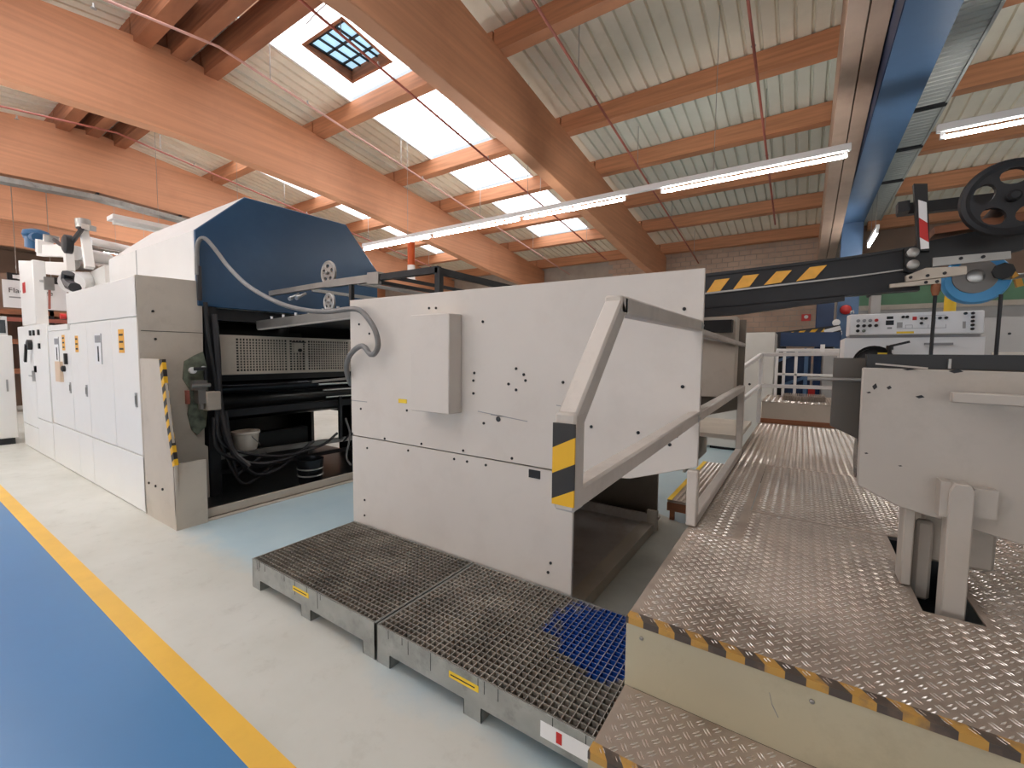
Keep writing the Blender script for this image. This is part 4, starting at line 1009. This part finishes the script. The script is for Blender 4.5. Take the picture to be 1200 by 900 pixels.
def flat(name, x0, x1, z0, z1, m):
    ya = KY + (z0 - 1.765) * .02 / .15 - .0012; yb = KY + (z1 - 1.765) * .02 / .15 - .0012
    MB().prism([(x0, ya, z0), (x1, ya, z0), (x1, yb, z1), (x0, yb, z1)], (0, .001, 0)).build(name, m, cs, smooth=False)
flat('display', .471, .514, 1.832, 1.865, 'dark_metal'); flat('display', .475, .51, 1.874, 1.893, 'dark_metal'); flat('display', .48, .505, 1.805, 1.817, 'print_grey')
flat('red_plate', .61, .632, 1.862, 1.886, 'red_plastic')
flat('yellow_strip', .53, .62, 1.772, 1.786, 'yellow_tag')
flat('diagram_line', .53, .776, 1.805, 1.8075, 'print_grey'); flat('diagram_line', .575, .61, 1.828, 1.8305, 'print_grey'); flat('diagram_line', .64, .776, 1.889, 1.891, 'print_grey')
for x in (.575, .61, .69, .776): flat('diagram_line', x, x + .002, 1.805, 1.83, 'print_grey')
flat('diagram_block', .53, .56, 1.812, 1.85, 'wall_grey'); flat('diagram_block', .855, .87, 1.8, 1.845, 'wall_grey')
MB().tube([(KX0 + .005, KY + .05, 1.925), (KX0 + .005, KY + .05, 1.94), (KX0 + .02, KY + .05, 1.945), (KX0 + .022, KY + .05, 1.925)], .005, 6).build('lifting_eye', 'steel', cs)

# ================================================================== CONVEYOR ARM
ca = thing('conveyor_arm', 'dark inclined conveyor arm with yellow hazard blocks above the console', 'conveyor', (.2, 3.3, 1.9))
AY = 3.3
MB().prism([(-0.801, 3.3, 2.151), (-0.168, 3.3, 2.172), (0.221, 3.3, 2.193), (0.511, 3.3, 2.225), (0.524, 3.3, 1.981), (0.405, 3.3, 1.98), (0.231, 3.3, 1.972), (-0.581, 3.3, 1.932), (-0.793, 3.3, 1.924)], (0, .08, 0)).build('boom', 'dark_metal', ca)
MB().prism([(-0.799, 3.29, 2.167), (0.219, 3.29, 2.203), (0.509, 3.29, 2.228), (0.51, 3.29, 2.214), (0.22, 3.29, 2.188), (-0.798, 3.29, 2.146)], (0, .1, 0)).build('top_flange', 'black_paint', ca)
MB().prism([(-0.734, 3.285, 2.035), (0.225, 3.285, 2.085), (0.504, 3.285, 2.107), (0.504, 3.285, 2.1), (0.225, 3.285, 2.076), (-0.734, 3.285, 2.023)], (0, .02, 0)).build('edge_strip', 'brushed', ca)
for q in ([(-0.583, 3.292, 2.037), (-0.497, 3.292, 2.043), (-0.437, 3.292, 2.13), (-0.527, 3.292, 2.126)], [(-0.413, 3.292, 2.054), (-0.317, 3.292, 2.064), (-0.264, 3.292, 2.142), (-0.356, 3.292, 2.139)], [(-0.234, 3.292, 2.068), (-0.14, 3.292, 2.077), (-0.084, 3.292, 2.149), (-0.167, 3.292, 2.149)], [(-0.058, 3.292, 2.078), (0.038, 3.292, 2.088), (0.095, 3.292, 2.162), (0.009, 3.292, 2.158)]):
    MB().prism(q, (0, .008, 0)).build('hazard_block', 'orange_tag', ca)
MB().prism([(-0.62, 3.3, 1.934), (0.191, 3.3, 1.975), (0.192, 3.3, 1.944), (-0.02, 3.3, 1.926), (-0.351, 3.3, 1.887), (-0.618, 3.3, 1.875)], (0, .05, 0)).build('lower_beam', 'dark_metal', ca)
MB().prism([(0.439, 3.24, 2.212), (0.559, 3.24, 2.224), (0.839, 3.24, 2.238), (0.882, 3.24, 2.248), (0.888, 3.24, 2.148), (0.845, 3.24, 2.136), (0.566, 3.24, 2.097), (0.499, 3.24, 2.067), (0.446, 3.24, 2.082)], (0, .05, 0)).build('end_bracket', 'black_paint', ca)
MB().prism([(0.553, 3.22, 2.14), (0.839, 3.22, 2.141), (0.842, 3.22, 2.103), (0.555, 3.22, 2.095)], (0, .02, 0)).build('scale_plate', 'brushed', ca)
MB().prism([(0.448, 3.2, 2.052), (0.525, 3.2, 2.086), (0.682, 3.2, 2.079), (0.684, 3.2, 2.039), (0.45, 3.2, 2.02)], (0, .04, 0)).build('clamp_plate', 'beige_paint', ca)
MB().prism([(0.38, 3.18, 2.009), (0.585, 3.18, 2.023), (0.586, 3.18, 1.997), (0.381, 3.18, 1.99)], (0, .03, 0)).build('clamp_plate', 'beige_paint', ca)
for c in [(0.466, 3.2, 2.169), (0.47, 3.2, 2.105)]: MB().lathe(c, (0, -1, 0), [(0, .026), (.03, .026), (.035, .018)], 14).build('bolt', 'brushed', ca)
for c in [(0.466, 3.2, 2.041), (0.534, 3.2, 2.044), (0.6, 3.2, 2.051)] + [(0.661, 3.22, 2.124), (0.742, 3.22, 2.123)] + [(0.526, 3.18, 2.006), (0.569, 3.18, 2.007)]: MB().lathe(c, (0, -1, 0), [(0, .008), (.008, .008)], 8).build('bolt', 'dark_metal', ca)
MB().prism([(0.453, 3.2, 2.54), (0.508, 3.2, 2.529), (0.537, 3.2, 2.174), (0.49, 3.2, 2.18)], (0, .04, 0)).build('marker_post', 'black_paint', ca)
for (q, m_) in (([(0.475, 3.195, 2.45), (0.509, 3.195, 2.43), (0.518, 3.195, 2.322), (0.483, 3.195, 2.355)], 'white_plastic'), ([(0.483, 3.195, 2.355), (0.518, 3.195, 2.322), (0.529, 3.195, 2.219), (0.492, 3.195, 2.25)], 'red_plastic'), ([(0.492, 3.195, 2.25), (0.529, 3.195, 2.219), (0.532, 3.195, 2.187), (0.499, 3.195, 2.187)], 'white_plastic')):
    MB().prism(q, (0, .006, 0)).build('marker_stripe', m_, ca)
MB().bar((0.413, 3.35, 2.445), (0.857, 3.35, 2.434), .05, .06).bar((0.426, 3.3, 2.471), (0.429, 3.3, 2.414), .05, .08).build('cross_bar', 'black_paint', ca)
MB().bar((0.558, 3.35, 2.29), (0.909, 3.35, 2.313), .2, .04).build('upper_bar', 'old_wood', ca)
handwheel('handwheel', (0.768, 3, 2.347), .155, (0, -1, 0), 'dark_metal', ca, 5, .03, .62, .24)
MB().cyl((0.768, 3, 2.347), (.8, 3.4, 2.35), .03, 12).build('shaft', 'dark_metal', ca)
for p in [(0.57, 3.2, 1.996), (0.812, 3.2, 1.926)]:
    p = Vector(p); MB().cyl(p, (p.x, p.y, 1.6), .008, 6).build('hanging_rod', 'dark_metal', ca)
MB().lathe((0.57, 3.2, 1.996), (0, 0, 1), [(-.06, .012), (-.03, .02), (0, .02)], 10).build('rod_end', 'old_wood', ca)
MB().cyl((0.571, 3.2, 1.992), ((0.571, 3.2, 1.992)[0], 3.4, 2.05), .012, 6).build('rod_bracket', 'dark_metal', ca)
# carrying post
box('support_post', 'dark_metal', ca, 1.02, 1.1, 3.28, 3.36, .765, 2.3)
MB().bar((.5, 3.33, 2.2), (1.06, 3.33, 2.28), .06, .08).build('support_beam', 'dark_metal', ca)

# blue disc unit
bm_ = thing('blue_motor_disc', 'bright blue disc motor housing with grey face hanging over the console', 'motor', (.82, 3.6, 2.05))
dc = Vector((0.806, 3.6, 2.062))
MB().lathe(dc + Vector((0, .05, 0)), (0, -1, 0), [(0, .14), (.06, .145), (.08, .135)], 32).build('housing', 'light_blue', bm_)
MB().lathe(dc + Vector((-.01, -.03, .01)), (0, -1, 0), [(0, .095), (.012, .095), (.014, .085)], 28).build('face', 'wall_grey', bm_)
MB().lathe(dc + Vector((-.01, -.044, .01)), (0, -1, 0), [(0, .04), (.01, .038), (.014, .025)], 20).build('hub', 'steel', bm_)
MB().lathe((0.887, 3.5, 2.081), (0, -1, 0), [(0, .045), (.02, .045), (.02, .03)], 8).build('star_knob', 'black_paint', bm_)
MB().bar((0.902, 3.5, 2.098), (0.937, 3.5, 2.045), .025, .025).bar((0.944, 3.5, 2.035), (0.955, 3.5, 1.993), .025, .025).build('nozzle', 'orange_tag', bm_)
MB().cyl((0.902, 3.55, 2.055), (0.981, 3.55, 2.057), .015, 8).build('pipe', 'steel', bm_)
MB().bar(dc + Vector((0, .05, .1)), dc + Vector((.1, -.1, .24)), .05, .05).build('mount', 'dark_metal', bm_)
yp = thing('yellow_post', 'yellow bollard post behind the console and blue disc', 'post', (1.218, 6, 1.648))
yp.location.z = .76; WORLD[yp.name] = Vector(yp.location)
c = Vector((1.181, 6, 2.317)); MB().cyl((c.x, 6.0, .768), (c.x, 6.0, c.z), .045, 14).build('tube', 'yellow_paint', yp); box('foot_plate', 'yellow_paint', yp, c.x - .1, c.x + .1, 5.9, 6.1, .765, .78)

# ================================================================== FAR PLATFORM, RAILING AND MACHINES
fp = thing('rear_step', 'beige step block with ribbed mat at the platform\'s far end', 'step', (.3, 6.9, 0))
box('block', 'beige_paint', fp, -.42, 1.6, 6.42, 7.6, 0, 1.03, bevel=.006)
box('kick_strip', 'old_wood', fp, -.42, 1.6, 6.4, 6.42, .762, .82)
box('tread', 'plate_steel', fp, -.42, 1.6, 6.42, 7.6, 1.03, 1.036)
stuff(bumps(-.41, 1.5, 6.43, 7.5, 1.036, .07).build('lugs', 'tread_bump', fp, smooth=False))
m_ = MB()
for k in range(26): m_.box(-.2 + k * .018, -.19 + k * .018, 6.7, 7.25, 1.042, 1.1)
mt = m_.build('brush_mat', 'plate_steel', None); tag(mt, 'grey ribbed brush mat lying on the beige rear step', 'mat')
wr_ = thing('guard_railing', 'white tubular guard railing at the far end of the platform', 'railing', (0, 6.3, .76))
RY = 6.33
def wbar(p, q, r=.022, name='rail', par=wr_): return MB().bar(p, q, r * 2, r * 2).build(name, 'rail_white', par, bevel=.004)
wbar((-.44, RY, .765), (-.44, RY, 1.64), name='post'); wbar((.42, RY, .765), (.42, RY, 1.64), name='post')
wbar((-.46, RY, 1.63), (.44, RY, 1.65)); wbar((-.44, RY, 1.24), (.42, RY, 1.25))
wbar((-.44, RY, 1.63), (-.6, RY - .45, 1.47)); wbar((-.44, RY, 1.24), (-.62, RY - .5, 1.05)); wbar((-.61, RY - .47, 1.47), (-.61, RY - .47, .2), name='post')
w2 = thing('inner_railing', 'second white railing standing on the beige rear step', 'railing', (0, 7.3, 1.036))
for x in (-.29, -.2, -.06): wbar((x - .02, 7.3, 1.04), (x - .02, 7.3, 1.7), .018, 'post', w2)
wbar((-.32, 7.3, 1.7), (.42, 7.3, 1.7), .022, 'rail', w2); wbar((-.3, 7.3, 1.36), (.42, 7.3, 1.36), .018, 'rail', w2); wbar((.4, 7.3, 1.04), (.4, 7.3, 1.7), .018, 'post', w2)
MB().box(.19, .24, 7.26, 7.34, 1.68, 1.78).build('clamp', 'white_plastic', w2)

cb = thing('side_cabinet', 'plain beige machine cabinet behind the white guard railing', 'cabinet', (-.6, 8.6, 0))
MB().box((-0.822, 8.2, 1.987)[0] - .6, (-0.391, 8.2, 2.006)[0], 8.2, 9.0, .05, (-0.612, 8.2, 2.004)[2]).build('body', 'wall_render', cb, bevel=.006)
for x in (-.72, -.5): MB().cyl((x, 8.2, 1.15), (x, 8.19, 1.15), .02, 8).build('screw', 'dark_metal', cb)
box('plinth', 'dark_metal', cb, -1.3, -.45, 8.25, 8.95, 0, .05)
bl = thing('blue_machine', 'blue framed machine with grey casing behind the railings', 'machine', (0, 9.6, 0))
MB().bar((-0.359, 9.5, 1.927), (0.527, 9.5, 1.918), .3, .25).build('top_beam', 'dark_blue', bl)
box('frame', 'dark_blue', bl, -.3, .12, 9.4, 9.8, 0, 1.75); box('frame', 'dark_metal', bl, -.85, -.3, 9.5, 9.8, 0, 1.6)
MB().bar((-.45, 9.3, 1.5), (.05, 9.3, 1.75), .05, .05).bar((-.4, 9.3, 1.05), (.05, 9.3, 1.25), .05, .05).bar((.05, 9.3, .0), (.05, 9.3, 1.72), .06, .06).build('handrail', 'blue_steel', bl)
MB().box(.28, .95, 9.0, 9.8, .85, 1.72).build('casing', 'wall_grey', bl, bevel=.01)
box('foot', 'wall_grey', bl, .4, .8, 9.2, 9.6, 0, .85)
box('red_plate', 'red_plastic', bl, .1, .2, 9.28, 9.32, .9, 1.1)
fa = thing('far_conveyor', 'distant grey conveyor arm with small hazard stripes near the brick wall', 'conveyor', (-.2, 10.5, 0))
pa, pb = Vector((-0.548, 10.5, 1.999)), Vector((0.574, 10.5, 2.131))
MB().bar(pa, pb, .15, .2).build('boom', 'dark_metal', fa)
MB().bar(pa.lerp(pb, .3) + Vector((0, -.08, 0)), pa.lerp(pb, .78) + Vector((0, -.08, 0)), .012, .14).build('hazard_tape', 'hazard_far', fa)
box('post', 'dark_metal', fa, pa.x + .1, pa.x + .25, 10.45, 10.6, 0, pa.z); box('post', 'dark_metal', fa, pb.x - .25, pb.x - .1, 10.45, 10.6, 0, pb.z)
MB().bar((0.319, 10.4, 2.098), (0.566, 10.4, 2.174), .05, .08).build('red_arm', 'white_plastic', fa)
ob = thing('orange_box', 'small orange box fixed to the dark blue cabinet by the column', 'box', (0.388, 11.3, 1.873))
MB().box((0.3, 11.3, 1.874)[0], (0.475, 11.3, 1.873)[0], 11.3, 11.495, (0.392, 11.3, 1.802)[2], (0.382, 11.3, 2.016)[2]).build('box_body', 'orange_red', ob, bevel=.01)
MB().box((0.311, 11.29, 1.963)[0], (0.456, 11.29, 1.962)[0], 11.29, 11.3, (0.385, 11.3, 1.945)[2], (0.384, 11.3, 1.963)[2]).build('lid_seam', 'print_black', ob)
eb = thing('electric_cabinet', 'tall dark blue cabinet beside the blue steel column', 'cabinet', (.3, 11.8, 0))
MB().box((0.195, 11.5, 2.319)[0], .5, 11.5, 12.0, 0, (0.38, 11.5, 2.818)[2]).build('body', 'dark_blue', eb, bevel=.01)
for c, r in zip([(0.548, 11.48, 2.343), (0.559, 11.48, 2.11)], (.07, .1)):
    c = Vector(c); MB().lathe((c.x, 11.5, c.z), (0, -1, 0), [(0, r), (.05, r), (.06, r * .6)], 12).build('lamp', 'white_plastic', eb)
rb = thing('alarm_button', 'round red alarm bell on the blue steel column', 'alarm', (0.724, 12, 2.649))
MB().lathe((0.727, 12.05, 2.653), (0, -1, 0), [(0, .1), (.05, .1), (.07, .06)], 16).build('bell', 'red_plastic', rb)
MB().lathe((0.727, 12.05, 2.653), (0, -1, 0), [(0, .11), (.01, .11)], 16).build('rim', 'dark_metal', rb)
fs_ = MB().box((-0.088, 14.5, 2.61)[0], (0.126, 14.5, 2.603)[0], 14.55, 14.575, (0.01, 14.5, 2.607)[2], (0.001, 14.5, 2.793)[2]).build('fire_sign', 'red_plastic'); tag(fs_, 'small red fire sign on the far brick wall', 'sign')
MB().lathe((fs_.location.x, 14.549, fs_.location.z + .11), (0, -1, 0), [(0, .05), (.002, .05)], 12).build('symbol', 'white_plastic', fs_)
gw = thing('grey_partition', 'light grey machine casing with sloping shoulder behind the console', 'casing', (2.0, 8, 0))
MB().prism([(1.043, 8, 1.837), (1.207, 8, 2.091), (1.35, 8, 2.132), (2.45, 8, 2.132), ((2.45, 8, 2.132)[0], 8, .3), ((1.043, 8, 1.837)[0], 8, .3)], (0, .6, 0)).build('casing', 'wall_grey', gw)
box('base', 'dark_metal', gw, (1.106, 8, 1.837)[0], (2.381, 8, 2.135)[0], 8.05, 8.55, 0, .3)
MB().cyl(((2.131, 8, 1.923)[0], 8, (2.131, 8, 1.923)[2]), ((2.131, 8, 1.923)[0], 7.99, (2.131, 8, 1.923)[2]), .015, 8).build('bolt', 'dark_metal', gw)
wc = thing('column_cabinet', 'narrow pale grey cabinet beside the console back', 'cabinet', (1.0, 9.5, 0))
MB().box((0.894, 9.4, 2.448)[0], (1.026, 9.4, 2.441)[0], 9.4, 9.7, 0, (0.939, 9.4, 2.656)[2]).build('body', 'wall_grey', wc, bevel=.006)
box('cap', 'dark_metal', wc, (0.861, 9.4, 2.661)[0], (1.026, 9.4, 2.65)[0], 9.38, 9.72, (0.939, 9.4, 2.642)[2], (0.936, 9.4, 2.712)[2])
rw = thing('barrier_board', 'red and white striped barrier board on a blue frame behind the feeder', 'barrier', (1.55, 5.2, .76))
MB().box(1.3, 1.75, 5.2, 5.22, 1.62, 1.66).build('striped_board', 'red_white', rw)
MB().box(1.3, 1.75, 5.19, 5.25, 1.55, 1.62).box(1.32, 1.36, 5.19, 5.25, .76, 1.55).box(1.69, 1.73, 5.19, 5.25, .76, 1.55).build('blue_frame', 'blue_steel', rw)
# step bench under the railing
bn = thing('step_bench', 'low brown checker-topped step bench beside the platform', 'bench', (-.82, 5.0, 0))
box('top', 'plate_steel', bn, -1.04, -.66, 4.32, 6.2, .18, .205); box('edge_strip', 'yellow_paint', bn, -1.045, -1.0, 4.32, 6.2, .205, .207); box('front_board', 'old_wood', bn, -1.04, -.66, 4.31, 4.33, .1, .18)
stuff(bumps(-.99, -.66, 4.33, 6.2, .205).build('lugs', 'tread_bump', bn, smooth=False))
for x in (-1.0, -.7):
    for y in (4.36, 6.1): MB().bar((x, y, 0), (x, y, .18), .04, .04).build('leg', 'old_wood', bn)
# roof drain pipe
dp = thing('drain_pipe', 'short orange and white downpipe under the roof behind the guide frame', 'pipe', (-6, 5.661, 2.942))
c0, c1 = Vector((-9.2, 8.687, 4.501)), Vector((-9.2, 8.681, 3.658))
dp.location = c1; WORLD[dp.name] = c1.copy()
MB().cyl((c1.x, c1.y, c1.z + .4), (c1.x, c1.y, top(c1.y) + SH - .015), .1, 14).build('pipe', 'orange_red', dp)
MB().cyl((c1.x, c1.y, c1.z), (c1.x, c1.y, c1.z + .4), .105, 14).lathe((c1.x, c1.y, c1.z - .03), (0, 0, 1), [(0, .16), (.03, .16)], 14).build('sleeve', 'white_plastic', dp)
